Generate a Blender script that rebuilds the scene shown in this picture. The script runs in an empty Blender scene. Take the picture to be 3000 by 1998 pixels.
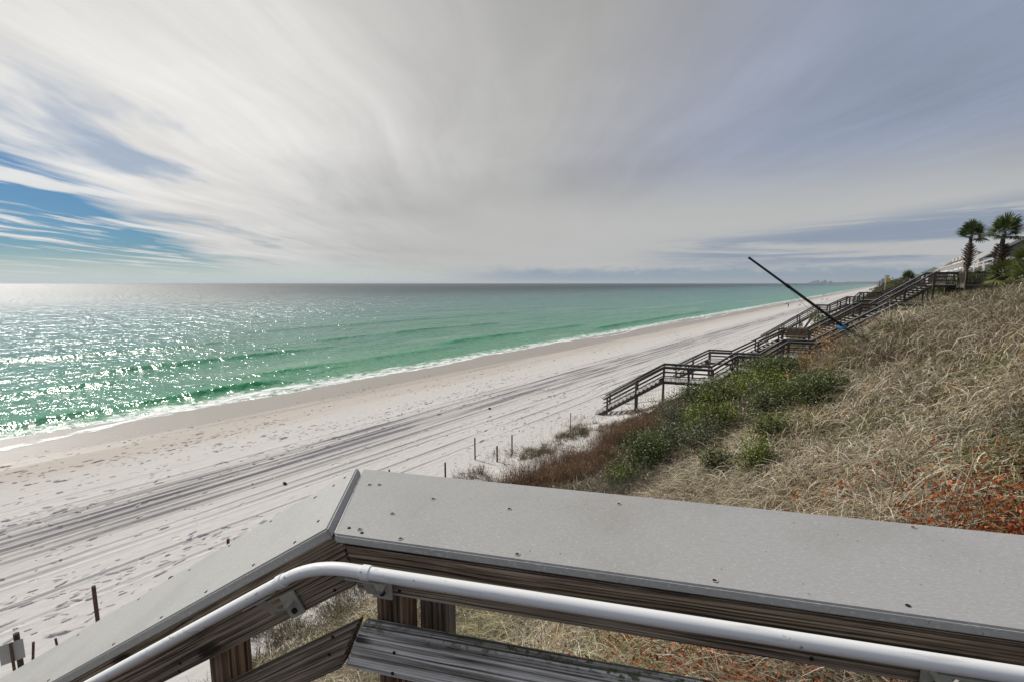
import bpy, bmesh, math, random
import numpy as np
from mathutils import Vector, Matrix, Quaternion
rng = np.random.default_rng(11); random.seed(5)
C = bpy.context.scene.collection
SC = bpy.context.scene

# ------------------------------------------------------------------ camera, sky, sun, exposure
# X runs inland, Y along the coast, Z up (0 = dry beach). The photographer stands at the top of a beach walkover.
CAM = Vector((0, 0, 10.0)); YAW = math.radians(39.5); PITCH = math.atan(169/1333.33)
cd = bpy.data.cameras.new('camera'); cam = bpy.data.objects.new('camera', cd); C.objects.link(cam)
cd.lens = 16; cd.sensor_width = 36; cd.clip_start = .05; cd.clip_end = 60000
cam.location = CAM; cam.rotation_euler = (math.pi/2-PITCH, 0, YAW); SC.camera = cam

SUN_EL = math.radians(37); SUN_DIR = Vector((-math.cos(SUN_EL)*.9995, -.03*math.cos(SUN_EL), math.sin(SUN_EL))).normalized()
sd = bpy.data.lights.new('sun', 'SUN'); sd.energy = 3.6; sd.angle = math.radians(.53); sd.color = (1, .95, .87)
so = bpy.data.objects.new('sun', sd); C.objects.link(so); so.location = (-30, 0, 40)
so.rotation_euler = (-SUN_DIR).to_track_quat('-Z', 'Y').to_euler()
SC.view_settings.view_transform = 'Standard'; SC.view_settings.look = 'None'
SC.view_settings.exposure = 0; SC.view_settings.gamma = 1; SC.view_settings.use_curve_mapping = False
SC.cycles.max_bounces = 6; SC.cycles.transparent_max_bounces = 12
SC.cycles.caustics_reflective = False; SC.cycles.caustics_refractive = False
SC.cycles.sample_clamp_indirect = 6

class NT:
    """small helper to write shader node graphs"""
    def __init__(s, tree): s.t = tree; s.N = tree.nodes; s.L = tree.links
    def n(s, typ, **kw):
        x = s.N.new(typ)
        for k, v in kw.items(): setattr(x, k, v)
        return x
    def put(s, sock, v):
        if isinstance(v, bpy.types.NodeSocket): s.L.new(v, sock)
        elif v is not None: sock.default_value = v
    def m(s, op, a, b=None, c=None, clamp=False):
        x = s.n('ShaderNodeMath', operation=op, use_clamp=clamp)
        for i, v in enumerate((a, b, c)): s.put(x.inputs[i], v) if v is not None else None
        return x.outputs[0]
    def ss(s, lo, hi, v, a=0., b=1.):
        x = s.n('ShaderNodeMapRange', interpolation_type='SMOOTHSTEP')
        for k, q in zip((0, 1, 2, 3, 4), (v, lo, hi, a, b)): s.put(x.inputs[k], q)
        return x.outputs[0]
    def mix(s, f, a, b, mode='MIX'):
        x = s.n('ShaderNodeMix', data_type='RGBA', blend_type=mode)
        s.put(x.inputs[0], f); s.put(x.inputs[6], a); s.put(x.inputs[7], b)
        return x.outputs[2]
    def xyz(s, x, y, z=0.):
        c = s.n('ShaderNodeCombineXYZ')
        for i, v in enumerate((x, y, z)): s.put(c.inputs[i], v)
        return c.outputs[0]
    def sep(s, v):
        c = s.n('ShaderNodeSeparateXYZ'); s.L.new(v, c.inputs[0]); return c.outputs
    def noise(s, vec, scale=1., detail=4., rough=.5, dist=0., out=0):
        x = s.n('ShaderNodeTexNoise'); s.put(x.inputs['Vector'], vec); s.put(x.inputs['Scale'], scale)
        s.put(x.inputs['Detail'], detail); s.put(x.inputs['Roughness'], rough); s.put(x.inputs['Distortion'], dist)
        return x.outputs[out]
    def ramp(s, f, stops):
        x = s.n('ShaderNodeValToRGB'); s.put(x.inputs[0], f); e = x.color_ramp.elements
        while len(e) < len(stops): e.new(.5)
        for q, (p, c) in zip(e, stops): q.position = p; q.color = (*c, 1) if len(c) == 3 else c
        return x.outputs[0]
    def dot(s, v, d):
        x = s.n('ShaderNodeVectorMath', operation='DOT_PRODUCT'); s.L.new(v, x.inputs[0]); x.inputs[1].default_value = d
        return x.outputs['Value']
    def scale(s, v, d):
        x = s.n('ShaderNodeVectorMath', operation='MULTIPLY'); s.L.new(v, x.inputs[0]); x.inputs[1].default_value = d
        return x.outputs[0]
    def bump(s, h, dist=1., strength=1., normal=None):
        x = s.n('ShaderNodeBump'); s.put(x.inputs['Height'], h); x.inputs['Distance'].default_value = dist
        x.inputs['Strength'].default_value = strength
        if normal: s.L.new(normal, x.inputs['Normal'])
        return x.outputs[0]

def build_world():
    w = bpy.data.worlds.new('World'); SC.world = w; w.use_nodes = True
    t = NT(w.node_tree); t.N.clear()
    sky = t.n('ShaderNodeTexSky', sky_type='NISHITA'); sky.sun_disc = False
    sky.sun_elevation = SUN_EL; sky.sun_rotation = math.atan2(SUN_DIR.x, SUN_DIR.y); sky.altitude = 10
    sky.air_density = 1.0; sky.dust_density = .6; sky.ozone_density = 2.0
    d = t.n('ShaderNodeTexCoord').outputs['Generated']
    A = t.dot(d, (math.cos(YAW), math.sin(YAW), 0)); B = t.dot(d, (-math.sin(YAW), math.cos(YAW), 0)); Z = t.sep(d)[2]
    az = t.m('MULTIPLY', t.m('ARCTAN2', A, B), 57.2958)               # degrees, 0 = along the cloud streets
    el = t.m('MULTIPLY', t.m('ARCSINE', Z), 57.2958)
    zz = t.m('MAXIMUM', t.m('ADD', Z, .05), .03)
    c = t.m('DIVIDE', A, zz); s = t.m('DIVIDE', B, zz)                # position on the cloud layer
    wob = t.noise(t.xyz(c, s, 3.), .35, 3, .5)
    c2 = t.m('ADD', c, t.m('MULTIPLY', t.m('SUBTRACT', wob, .5), .9))
    n1 = t.noise(t.xyz(t.m('MULTIPLY', c2, 1.0), t.m('MULTIPLY', s, .36), 0.), 1.0, 5, .55)       # broad streets
    n2 = t.noise(t.xyz(t.m('MULTIPLY', c2, 3.2), t.m('MULTIPLY', s, .46), 5.), 1.0, 7, .62, .4)   # fine fibres
    n3 = t.noise(t.xyz(c, s, 9.), .55, 5, .5)                                                      # soft lumps
    # the edge of the high veil: clear sky out over the sea, left of it
    edge = t.m('MINIMUM', t.m('MULTIPLY', t.m('SUBTRACT', t.m('MULTIPLY', az, -1), 27.), .62), 19.)
    edge = t.m('ADD', edge, t.m('ADD', t.m('MULTIPLY', t.m('SUBTRACT', n1, .5), 9.), t.m('MULTIPLY', t.m('SUBTRACT', n2, .5), 7.)))
    hole = t.ss(-.6, 2.8, t.m('SUBTRACT', edge, el))
    wisp = t.m('MULTIPLY', t.ss(.46, .60, n2), t.ss(.36, .54, n1))
    thin = t.m('MULTIPLY', t.ss(.50, .36, n1), t.m('MULTIPLY', t.ss(-18, -34, az), t.ss(24, 14, el)))  # blue slits in the veil
    cover = t.m('SUBTRACT', 1., t.m('MULTIPLY', hole, t.m('SUBTRACT', 1., t.m('MULTIPLY', wisp, .9))))
    cover = t.m('SUBTRACT', cover, t.m('MULTIPLY', thin, .55), clamp=True)
    # veil brightness falls with the angle from the sun
    ca = t.dot(d, tuple(SUN_DIR))
    near = t.ss(.15, .97, ca)
    veil = t.ramp(near, [(0., (.295, .345, .455)), (.22, (.345, .37, .45)), (.42, (.395, .40, .43)), (.62, (.45, .447, .44)), (.8, (.53, .525, .515)), (1., (.72, .71, .69))])
    tex = t.m('ADD', .58, t.m('ADD', t.m('MULTIPLY', n1, t.ss(34, 10, el, .30, .46)), t.m('MULTIPLY', n2, t.m('MULTIPLY', t.ss(8, -30, az, .32, .58), t.ss(38, 16, el, .6, 1.)))))
    tex = t.m('ADD', tex, t.m('MULTIPLY', t.m('SUBTRACT', n3, .5), .55))
    veil = t.mix(1., veil, t.xyz(tex, tex, tex), 'MULTIPLY')
    band = t.m('MULTIPLY', t.ss(15, 6.5, el), t.ss(-30, 0, az))       # pale lower edge of the veil
    veil = t.mix(t.m('MULTIPLY', band, .85), veil, (.52, .52, .50, 1))
    # stratus bars low over the coast
    n4 = t.noise(t.xyz(t.m('MULTIPLY', az, .035), t.m('MULTIPLY', el, .62), 2.), 1.0, 6, .6, .6)
    bar = t.m('MULTIPLY', t.m('MULTIPLY', t.ss(12, 26, az), t.ss(.6, 2.2, el)), t.ss(6.9, 4.8, t.m('ADD', el, t.m('MULTIPLY', t.m('SUBTRACT', 34., az), .09))))
    bar = t.m('MULTIPLY', bar, t.ss(.42, .56, n4))
    veil = t.mix(t.m('MULTIPLY', bar, .85), veil, (.235, .295, .40, 1))
    # cumulus line on the horizon
    n5 = t.noise(t.xyz(t.m('MULTIPLY', az, .42), t.m('MULTIPLY', el, 1.1), 7.), 1.0, 7, .65)
    top = t.m('ADD', .5, t.m('MULTIPLY', n5, 2.4))
    cum = t.m('MULTIPLY', t.ss(.55, -.65, t.m('SUBTRACT', el, top)), t.ss(-12, 4, az))
    rim = t.m('MULTIPLY', t.ss(.9, .0, t.m('ABSOLUTE', t.m('SUBTRACT', el, top))), t.ss(-5, 8, az))
    veil = t.mix(t.m('MULTIPLY', rim, .35), veil, (.60, .58, .55, 1))
    veil = t.mix(t.m('MULTIPLY', cum, .80), veil, (.225, .315, .40, 1))
    pale = t.m('MULTIPLY', t.ss(3.6, .2, el), t.ss(0, -24, az))       # bright haze on the horizon under the sun
    lit = t.n('ShaderNodeVectorMath', operation='SCALE'); t.L.new(veil, lit.inputs[0]); lit.inputs['Scale'].default_value = 10.
    skyc = t.mix(1., sky.outputs[0], (.15, .30, .46, 1), 'MULTIPLY')
    col = t.mix(cover, skyc, lit.outputs[0])
    col = t.mix(t.m('MULTIPLY', pale, .92), col, (5.6, 6.3, 5.9, 1))
    low = t.ss(0., -3., el); col = t.mix(low, col, (2.2, 2.6, 2.7, 1))
    bg = t.n('ShaderNodeBackground'); t.L.new(col, bg.inputs[0]); bg.inputs[1].default_value = .10
    t.L.new(bg.outputs[0], t.n('ShaderNodeOutputWorld').inputs[0])
build_world()

# ------------------------------------------------------------------ helpers
def tag(o, label=None, cat=None, group=None, kind=None):
    if label: o['label'] = label
    if cat: o['category'] = cat
    if group: o['group'] = group
    if kind: o['kind'] = kind
    return o
def empty(name, loc, label, cat, group=None, rotz=0):
    o = bpy.data.objects.new(name, None); C.objects.link(o); o.location = loc; o.rotation_euler = (0, 0, rotz)
    o.empty_display_size = .2
    return tag(o, label, cat, group)
def link(name, me, mat=None, parent=None, M=None):
    o = bpy.data.objects.new(name, me); C.objects.link(o)
    if mat and not me.materials: me.materials.append(mat)
    if parent is not None: o.parent = parent
    if M is not None: o.matrix_local = (abs_mat(parent).inverted() @ M) if parent is not None else M
    return o
def abs_mat(o):
    return (abs_mat(o.parent) @ o.matrix_basis) if o.parent else o.matrix_basis
def mesh(name, V, F, smooth=False):
    me = bpy.data.meshes.new(name); me.from_pydata([tuple(v) for v in V], [], [tuple(f) for f in F])
    if smooth: me.polygons.foreach_set('use_smooth', [True]*len(me.polygons))
    me.update(); return me
def npmesh(name, V, Q, col=None, smooth=False):
    """fast mesh from numpy: V (n,3), Q (m,4) quads or (m,3) triangles, col (n,3) base colours"""
    V = np.ascontiguousarray(V, np.float32); Q = np.ascontiguousarray(Q, np.int32)
    me = bpy.data.meshes.new(name); k = Q.shape[1]
    me.vertices.add(len(V)); me.vertices.foreach_set('co', V.ravel())
    me.loops.add(Q.size); me.loops.foreach_set('vertex_index', Q.ravel())
    me.polygons.add(len(Q)); me.polygons.foreach_set('loop_start', np.arange(0, Q.size, k, dtype=np.int32))
    me.update(calc_edges=True)
    if smooth: me.polygons.foreach_set('use_smooth', np.ones(len(Q), bool))
    if col is not None:
        a = me.color_attributes.new('Col', 'FLOAT_COLOR', 'POINT')
        a.data.foreach_set('color', np.hstack([col, np.ones((len(V), 1))]).astype(np.float32).ravel())
    return me
_bx = {}
def box_me(l, w, h, bev=0.):
    k = (round(l, 3), round(w, 3), round(h, 3), bev)
    if k not in _bx:
        bm = bmesh.new(); bmesh.ops.create_cube(bm, size=1); bmesh.ops.scale(bm, vec=(l, w, h), verts=bm.verts)
        if bev: bmesh.ops.bevel(bm, geom=bm.edges[:], offset=bev, segments=2, affect='EDGES')
        me = bpy.data.meshes.new('box'); bm.to_mesh(me); bm.free(); _bx[k] = me
    return _bx[k]
_bxm = {}
def frame(p0, p1, up=(0, 0, 1)):
    p0, p1 = Vector(p0), Vector(p1); x = (p1-p0).normalized(); y = Vector(up).cross(x)
    if y.length < 1e-4: y = Vector((0, 1, 0)).cross(x) if abs(x.y) < .9 else Vector((1, 0, 0)).cross(x)
    y.normalize(); z = x.cross(y)
    M = Matrix((x, y, z)).transposed().to_4x4(); M.translation = (p0+p1)/2
    return M
def beam(name, mat, parent, p0, p1, w, h, bev=0., up=(0, 0, 1)):
    """a timber from p0 to p1, w across and h high (h lies towards `up`)"""
    l = (Vector(p1)-Vector(p0)).length
    k = (round(l, 3), round(w, 3), round(h, 3), bev, mat.name)
    if k not in _bxm:
        me = box_me(l, w, h, bev).copy(); me.name = name; me.materials.append(mat); _bxm[k] = me
    return link(name, _bxm[k], None, parent, frame(p0, p1, up))
def tube(pts, rad, seg=10, cap=True):
    """verts and faces of a tube through pts; rad a number or one per point"""
    P = [Vector(p) for p in pts]; n = len(P); R = rad if hasattr(rad, '__len__') else [rad]*n
    V, F = [], []; ref = Vector((0, 0, 1))
    t0 = (P[1]-P[0]).normalized(); a = t0.cross(ref)
    a = a.normalized() if a.length > .05 else t0.cross(Vector((0, 1, 0))).normalized()
    for i, p in enumerate(P):
        t = (P[min(i+1, n-1)]-P[max(i-1, 0)]).normalized()
        a = (a-t*a.dot(t)).normalized(); b = t.cross(a)
        for k in range(seg):
            q = 2*math.pi*k/seg; V.append(p+(a*math.cos(q)+b*math.sin(q))*R[i])
    for i in range(n-1):
        for k in range(seg):
            k2 = (k+1) % seg; F.append((i*seg+k, i*seg+k2, (i+1)*seg+k2, (i+1)*seg+k))
    if cap: F.append(tuple(range(seg-1, -1, -1))); F.append(tuple((n-1)*seg+k for k in range(seg)))
    return V, F
def tube_obj(name, mat, parent, pts, rad, seg=10, smooth=True):
    V, F = tube(pts, rad, seg); me = mesh(name, V, F, smooth); me.materials.append(mat)
    if parent is not None:
        L = abs_mat(parent).inverted(); me.transform(L)
    return link(name, me, None, parent)
class MB:
    """collects shapes into one mesh"""
    def __init__(s): s.V = []; s.F = []
    def add(s, V, F): o = len(s.V); s.V += [tuple(v) for v in V]; s.F += [tuple(i+o for i in f) for f in F]
    def tube(s, pts, r, seg=5): s.add(*tube(pts, r, seg))
    def box(s, p0, p1, w, h, up=(0, 0, 1)):
        l = (Vector(p1)-Vector(p0)).length; M = frame(p0, p1, up)
        V = [M @ Vector((x*l/2, y*w/2, z*h/2)) for x in (-1, 1) for y in (-1, 1) for z in (-1, 1)]
        s.add(V, [(0, 1, 3, 2), (4, 6, 7, 5), (0, 4, 5, 1), (2, 3, 7, 6), (0, 2, 6, 4), (1, 5, 7, 3)])
    def build(s, name, mat, parent=None, smooth=False):
        me = mesh(name, s.V, s.F, smooth); me.materials.append(mat)
        if parent is not None: me.transform(abs_mat(parent).inverted())
        return link(name, me, None, parent)

def new_mat(name):
    m = bpy.data.materials.new(name); m.use_nodes = True; t = NT(m.node_tree); t.N.clear()
    out = t.n('ShaderNodeOutputMaterial'); return m, t, out
def principled(t, out, col, rough=.7, normal=None, spec=.3, metal=0.):
    b = t.n('ShaderNodeBsdfPrincipled'); t.put(b.inputs['Base Color'], col if not isinstance(col, tuple) else (*col[:3], 1))
    t.put(b.inputs['Roughness'], rough); b.inputs['Specular IOR Level'].default_value = spec
    t.put(b.inputs['Metallic'], metal)
    if normal is not None: t.L.new(normal, b.inputs['Normal'])
    t.L.new(b.outputs[0], out.inputs[0]); return b
def simple(name, col, rough=.6, spec=.3, metal=0., var=.15, sc=6.):
    m, t, out = new_mat(name); p = t.n('ShaderNodeTexCoord').outputs['Object']
    n = t.noise(p, sc, 4, .6); v = t.m('ADD', 1-var, t.m('MULTIPLY', n, 2*var))
    principled(t, out, t.mix(1., (*col, 1), t.xyz(v, v, v), 'MULTIPLY'), rough, None, spec, metal); return m
def wood(name, dark, mid, light, moss=0., fine=1., rough=.85, bump=.0012, worn=.45, knots=True):
    """weathered timber; the grain runs along the local X of each piece"""
    m, t, out = new_mat(name); p = t.n('ShaderNodeTexCoord').outputs['Object']
    rnd = t.n('ShaderNodeObjectInfo').outputs['Random']
    off = t.xyz(t.m('MULTIPLY', rnd, 37.), t.m('MULTIPLY', rnd, 11.), t.m('MULTIPLY', rnd, 23.))
    va = t.n('ShaderNodeVectorMath', operation='ADD'); t.L.new(p, va.inputs[0]); t.L.new(off, va.inputs[1]); q = va.outputs[0]
    warp = t.noise(t.scale(q, (1.3, 4., 4.)), 1., 2, .5)
    wz = t.m('MULTIPLY', t.m('SUBTRACT', warp, .5), .022)
    X, Y, Z = t.sep(q)
    g = t.noise(t.xyz(t.m('MULTIPLY', X, .9), t.m('MULTIPLY', t.m('ADD', Y, wz), 60*fine), t.m('MULTIPLY', t.m('ADD', Z, wz), 60*fine)), 1., 5, .65)
    w = t.noise(t.scale(q, (2.5, 12., 12.)), 1., 4, .6)
    h = t.m('ADD', t.m('MULTIPLY', g, .82), t.m('MULTIPLY', w, .18))
    if knots:
        vo = t.n('ShaderNodeTexVoronoi'); t.L.new(t.scale(q, (2.2, 7., 7.)), vo.inputs['Vector']); vo.inputs['Scale'].default_value = 1.
        kd = t.ss(.16, .05, vo.outputs['Distance']); h = t.m('SUBTRACT', h, t.m('MULTIPLY', kd, .16))
    col = t.ramp(h, [(.39, dark), (.49, mid), (.58, light), (.74, tuple(min(1, x*1.3) for x in light))])
    tone = t.m('ADD', .8, t.m('MULTIPLY', rnd, .4)); col = t.mix(1., col, t.xyz(tone, tone, tone), 'MULTIPLY')
    if moss:
        mn = t.m('MULTIPLY', t.ss(.47, .62, t.noise(q, 42., 5, .7)), t.ss(.40, .60, t.noise(q, 5., 3, .5)))
        nz = t.sep(t.n('ShaderNodeNewGeometry').outputs['Normal'])[2]
        mn = t.m('MULTIPLY', t.m('MULTIPLY', mn, t.ss(.1, .7, nz, .12, 1.)), moss)
        col = t.mix(mn, col, (.075, .10, .025, 1))
    principled(t, out, col, rough, t.bump(h, bump*10, .55), .2); return m

WOOD_DARK = wood('wood_dark_grey', (.040, .029, .020), (.20, .153, .112), (.47, .38, .29), fine=3.)
WOOD_RAIL = wood('wood_stair_rail', (.030, .024, .021), (.085, .069, .060), (.16, .135, .118), fine=.4, knots=False)
WOOD_CAP = wood('wood_stair_cap', (.085, .084, .086), (.155, .154, .158), (.23, .23, .235), fine=.4, knots=False)
WOOD_POST = wood('wood_brown_post', (.04, .024, .015), (.20, .125, .078), (.36, .245, .165), fine=1.5)
WOOD_POST_GREY = wood('wood_grey_post', (.045, .037, .03), (.22, .19, .155), (.38, .335, .285), fine=1.5)
WOOD_MOSS = wood('wood_mossy_rail', (.06, .052, .044), (.40, .37, .335), (.84, .81, .77), moss=.95, fine=2.0)
WOOD_TREAD = wood('wood_pale_tread', (.20, .19, .18), (.36, .35, .34), (.50, .49, .48), fine=.4, knots=False)
WOOD_STAKE = wood('wood_stake', (.03, .018, .012), (.085, .055, .038), (.15, .10, .075), knots=False)
WOOD_TAN = wood('wood_tan_bench', (.10, .075, .045), (.22, .17, .11), (.34, .27, .19), fine=.5, knots=False)

# ------------------------------------------------------------------ terrain
def sst(a, b, x):
    t = np.clip((x-a)/(b-a), 0, 1); return t*t*(3-2*t)
_g = np.random.default_rng(3).random((256, 256))
def vn(x, y):
    x = np.asarray(x, float); y = np.asarray(y, float); xi = np.floor(x).astype(int); yi = np.floor(y).astype(int); fx = x-xi; fy = y-yi
    fx = fx*fx*(3-2*fx); fy = fy*fy*(3-2*fy); g = lambda i, j: _g[i & 255, j & 255]
    return (g(xi, yi)*(1-fx)+g(xi+1, yi)*fx)*(1-fy)+(g(xi, yi+1)*(1-fx)+g(xi+1, yi+1)*fx)*fy
def fbm(x, y, o=4):
    s = 0; a = .5
    for k in range(o): s = s+a*vn(x*2**k+17*k, y*2**k+31*k); a *= .5
    return s/(1-.5**o)
c1x = [-400, -60, -46.5, -36, -28, -20, -16, -13.8, -12, -10.5, -8.9, -6, -3, 0, 4, 8, 12, 400]
c1z = [-8, -1.7, -1.0, -.45, -.1, 0, .02, .56, 1.25, 1.7, 2.4, 4.0, 5.7, 7.3, 9.0, 9.8, 10.0, 10.3]
c2x = [-400, -60, -46.5, -36, -28, -20, -14, -12, -11, -8, -5, -3, 0, 4, 8, 12, 400]
c2z = [-8, -1.7, -1.0, -.45, -.1, 0, .05, .3, .7, 2.0, 3.6, 4.8, 6.9, 8.6, 9.3, 9.7, 10.2]
def height(X, Y):
    X = np.asarray(X, float); Y = np.asarray(Y, float)
    a = np.interp(X, c1x, c1z); b = np.interp(X, c2x, c2z); w = sst(20, 30, Y); z = b*(1-w)+a*w
    yc = np.clip(9+(X+2.8)*2.2, 7, 17)
    S = sst(2, 17, Y)*(1-sst(0, 7, Y-yc)); env = sst(-7.5, -2.5, X)*(1-.75*sst(2, 9, X))
    z = z+1.84*S*env
    z = z+.42*np.exp(-((X+.75)/1.3)**2-((Y-15.2)/1.6)**2)             # hummock at the foot of the leaning pole
    shore = sst(-30, -42, X)
    z = z+shore*.16*(fbm(X*.06+5, Y*.05, 3)-.5)                       # scalloped waterline
    dune = sst(-15.5, -11.5, X)
    z = z+dune*(.42*(fbm(X*.35, Y*.35, 3)-.5)+.22*(fbm(X*1.3+9, Y*1.3, 2)-.5))
    far = sst(45, 90, Y)*dune*(1-sst(4, 12, X)); z = z+far*1.6*(fbm(X*.12, Y*.06+3, 3)-.5)
    hum = np.exp(-((X+14.2)/1.5)**2)*sst(10, 14, Y)*(1-sst(26, 29, Y)); z = z+hum*(.15+.7*np.clip(fbm(X*.5+2, Y*.5, 3)-.42, 0, 1))
    return z
def hz(x, y): return float(height(x, y))
TRK = [(19.3, .10, .05), (20.2, .09, .05), (21.9, .14, .06), (23.9, .13, .07), (24.5, .10, .06), (25.1, .13, .09), (25.55, .09, .07), (26.0, .12, .09),
       (26.5, .10, .07), (27.1, .13, .07), (27.55, .08, .05), (28.3, .16, .05), (22.6, .10, .05), (29.6, .12, .03)]
def ruts(X, Y):
    """tyre tracks along the dry beach: troughs with raised lips"""
    z = np.zeros_like(X); q = -X
    for i, (c0, w, d) in enumerate(TRK):
        c = c0+.5*(fbm(Y*.035+i*.7*(i % 3), Y*0+i*3.3, 2)-.5)*2+.8*sst(30, 160, Y)*(c0-25)*.12
        u = (q-c)/w; k = d*(.35+.75*vn(Y*.22+i*9, i*5.))
        z += k*(-np.exp(-u*u)+.6*np.exp(-((np.abs(u)-1.7)/.6)**2))
    c = 20.5+sst(38, 62, Y)*0-((Y-44)/9.)**2*1.0                       # the curved turning track
    m = sst(33, 36, Y)*(1-sst(50, 54, Y))
    for o in (0, .9): u = (q-c-o)/.1; z += -.05*m*np.exp(-u*u)
    z += .03*(fbm(X*1.1, Y*.35, 3)-.5)*sst(18.5, 20, q)*(1-sst(28, 31, q))
    return z
def grid(xs, ys, fn):
    X, Y = np.meshgrid(xs, ys); Z = fn(X, Y); V = np.stack([X, Y, Z], -1).reshape(-1, 3)
    n = len(xs); i = np.arange(len(ys)-1)[:, None]*n+np.arange(n-1)[None]; i = i.ravel()
    return V, np.stack([i, i+1, i+n+1, i+n], -1)
def grow(a, b, d0, k):
    out = [a]; d = d0
    while out[-1] < b: out.append(out[-1]+d); d *= k
    return np.array(out)

def sand_nodes(t, dune=False):
    p = t.n('ShaderNodeNewGeometry').outputs['Position']; X, Y, Z = t.sep(p)
    n0 = t.noise(p, .35, 4, .55); n1 = t.noise(p, 2.6, 5, .6); n2 = t.noise(p, 60., 3, .6)
    dry = t.mix(n1, (.51, .488, .468, 1), (.65, .63, .608, 1))
    dry = t.mix(t.m('MULTIPLY', n2, .2), dry, (.50, .46, .42, 1))
    return p, X, Y, Z, n0, n1, n2, dry
def beach_mat():
    m, t, out = new_mat('white_sand'); p, X, Y, Z, n0, n1, n2, dry = sand_nodes(t)
    strip = t.noise(t.xyz(t.m('MULTIPLY', X, .8), t.m('MULTIPLY', Y, .05)), 1., 5, .6)
    # damp swash zone, a tan tide line, and darker sand turned up in the wheel tracks
    q = t.m('MULTIPLY', X, -1); qq = t.m('ADD', q, t.m('MULTIPLY', t.m('SUBTRACT', strip, .5), 7.))
    wet = t.ss(37.2, 40.0, qq); tan_ = t.m('MULTIPLY', t.ss(33., 36.5, qq), t.ss(42, 38, qq))
    col = t.mix(t.m('MULTIPLY', tan_, .7), dry, (.46, .40, .345, 1))
    col = t.mix(t.m('MULTIPLY', t.ss(28.5, 34, qq), .25), col, (.47, .42, .37, 1))
    col = t.mix(wet, col, (.33, .29, .255, 1))
    trk = t.m('MULTIPLY', t.m('MULTIPLY', t.ss(22.5, 24.0, q), t.ss(29, 27, q)), t.ss(.40, .66, t.noise(t.xyz(t.m('MULTIPLY', X, 5.5), t.m('MULTIPLY', Y, .10)), 1., 5, .62)))
    col = t.mix(t.m('MULTIPLY', trk, .55), col, (.29, .255, .225, 1))
    # footprints: small pits, crowded in places
    hs = None
    for sc, r0, r1, dep, sd in ((1.5, .20, .09, .055, 0.), (2.6, .22, .10, .035, 4.)):
        v = t.n('ShaderNodeTexVoronoi'); v.inputs['Scale'].default_value = sc; v.inputs['Randomness'].default_value = 1.
        wv = t.n('ShaderNodeVectorMath', operation='ADD'); t.L.new(t.xyz(t.m('MULTIPLY', X, 1.), t.m('MULTIPLY', Y, .62), sd), wv.inputs[0])
        t.L.new(t.scale(t.noise(p, 4., 2, .5, 0, 1), (.25, .25, 0)), wv.inputs[1]); t.L.new(wv.outputs[0], v.inputs['Vector'])
        keep = t.m('GREATER_THAN', t.sep(v.outputs['Color'])[0], t.m('SUBTRACT', 1.02, t.m('MULTIPLY', t.ss(.40, .64, t.noise(t.xyz(t.m('MULTIPLY', X, .30), t.m('MULTIPLY', Y, .09), sd), 1., 3, .5)), .62)))
        pit = t.m('MULTIPLY', t.m('MULTIPLY', t.ss(r0, r1, v.outputs['Distance']), keep), -dep)
        hs = pit if hs is None else t.m('ADD', hs, pit)
    hs = t.m('MULTIPLY', hs, t.ss(43, 40, q))
    rip = t.m('MULTIPLY', t.noise(t.xyz(t.m('MULTIPLY', X, 1.5), t.m('MULTIPLY', Y, .7)), 1.6, 5, .6), .05)
    grain = t.m('MULTIPLY', n2, .004)
    h = t.m('ADD', t.m('ADD', hs, grain), t.m('MULTIPLY', rip, t.ss(42, 38, q)))
    principled(t, out, col, t.m('SUBTRACT', .9, t.m('MULTIPLY', wet, .55)), t.bump(h, 1., 1.), .25); return m
def dune_mat():
    m, t, out = new_mat('dune_litter'); p, X, Y, Z, n0, n1, n2, dry = sand_nodes(t, True)
    lit = t.mix(t.noise(p, 9., 5, .7), (.022, .017, .012, 1), (.12, .088, .058, 1))
    lit = t.mix(t.m('MULTIPLY', t.ss(.45, .7, t.noise(p, 1.1, 3, .5)), .35), lit, (.20, .09, .045, 1))
    edge = t.m('ADD', Z, t.m('MULTIPLY', t.m('SUBTRACT', t.noise(p, .7, 4, .6), .5), 1.9))
    f = t.ss(.35, .95, edge)
    h = t.m('ADD', t.m('MULTIPLY', t.noise(p, 6., 6, .7), .12), t.m('MULTIPLY', n2, .01))
    principled(t, out, t.mix(f, dry, lit), .95, t.bump(h, 1., .9), .1); return m
MAT_BEACH, MAT_DUNE = beach_mat(), dune_mat()
xs = np.unique(np.round(np.concatenate([-grow(30, 62, .3, 1.02)[::-1], np.arange(-30, -18.8, .05), np.arange(-18.8, -12, .17), [-12]]), 3))
ys = np.concatenate([-grow(0, 40, .6, 1.06)[::-1][:-1], grow(0, 70, .26, 1.004), grow(71.5, 3600, 1.5, 1.06)])
V, Q = grid(xs, ys, lambda X, Y: height(X, Y)+ruts(X, Y)*sst(400, 200, Y))
o = link('beach', npmesh('beach', V, Q, smooth=True), MAT_BEACH); tag(o, kind='structure')
xd = np.unique(np.concatenate([np.arange(-12, 8, .25), np.arange(8, 30, 1.), grow(30, 400, 2, 1.3)]))
yd = np.concatenate([-grow(0, 40, .5, 1.1)[::-1][:-1], np.arange(0, 46, .25), grow(46, 3600, .4, 1.045)])
V, Q = grid(xd, yd, height)
o = link('dune', npmesh('dune', V, Q, smooth=True), MAT_DUNE); tag(o, kind='structure')

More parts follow.
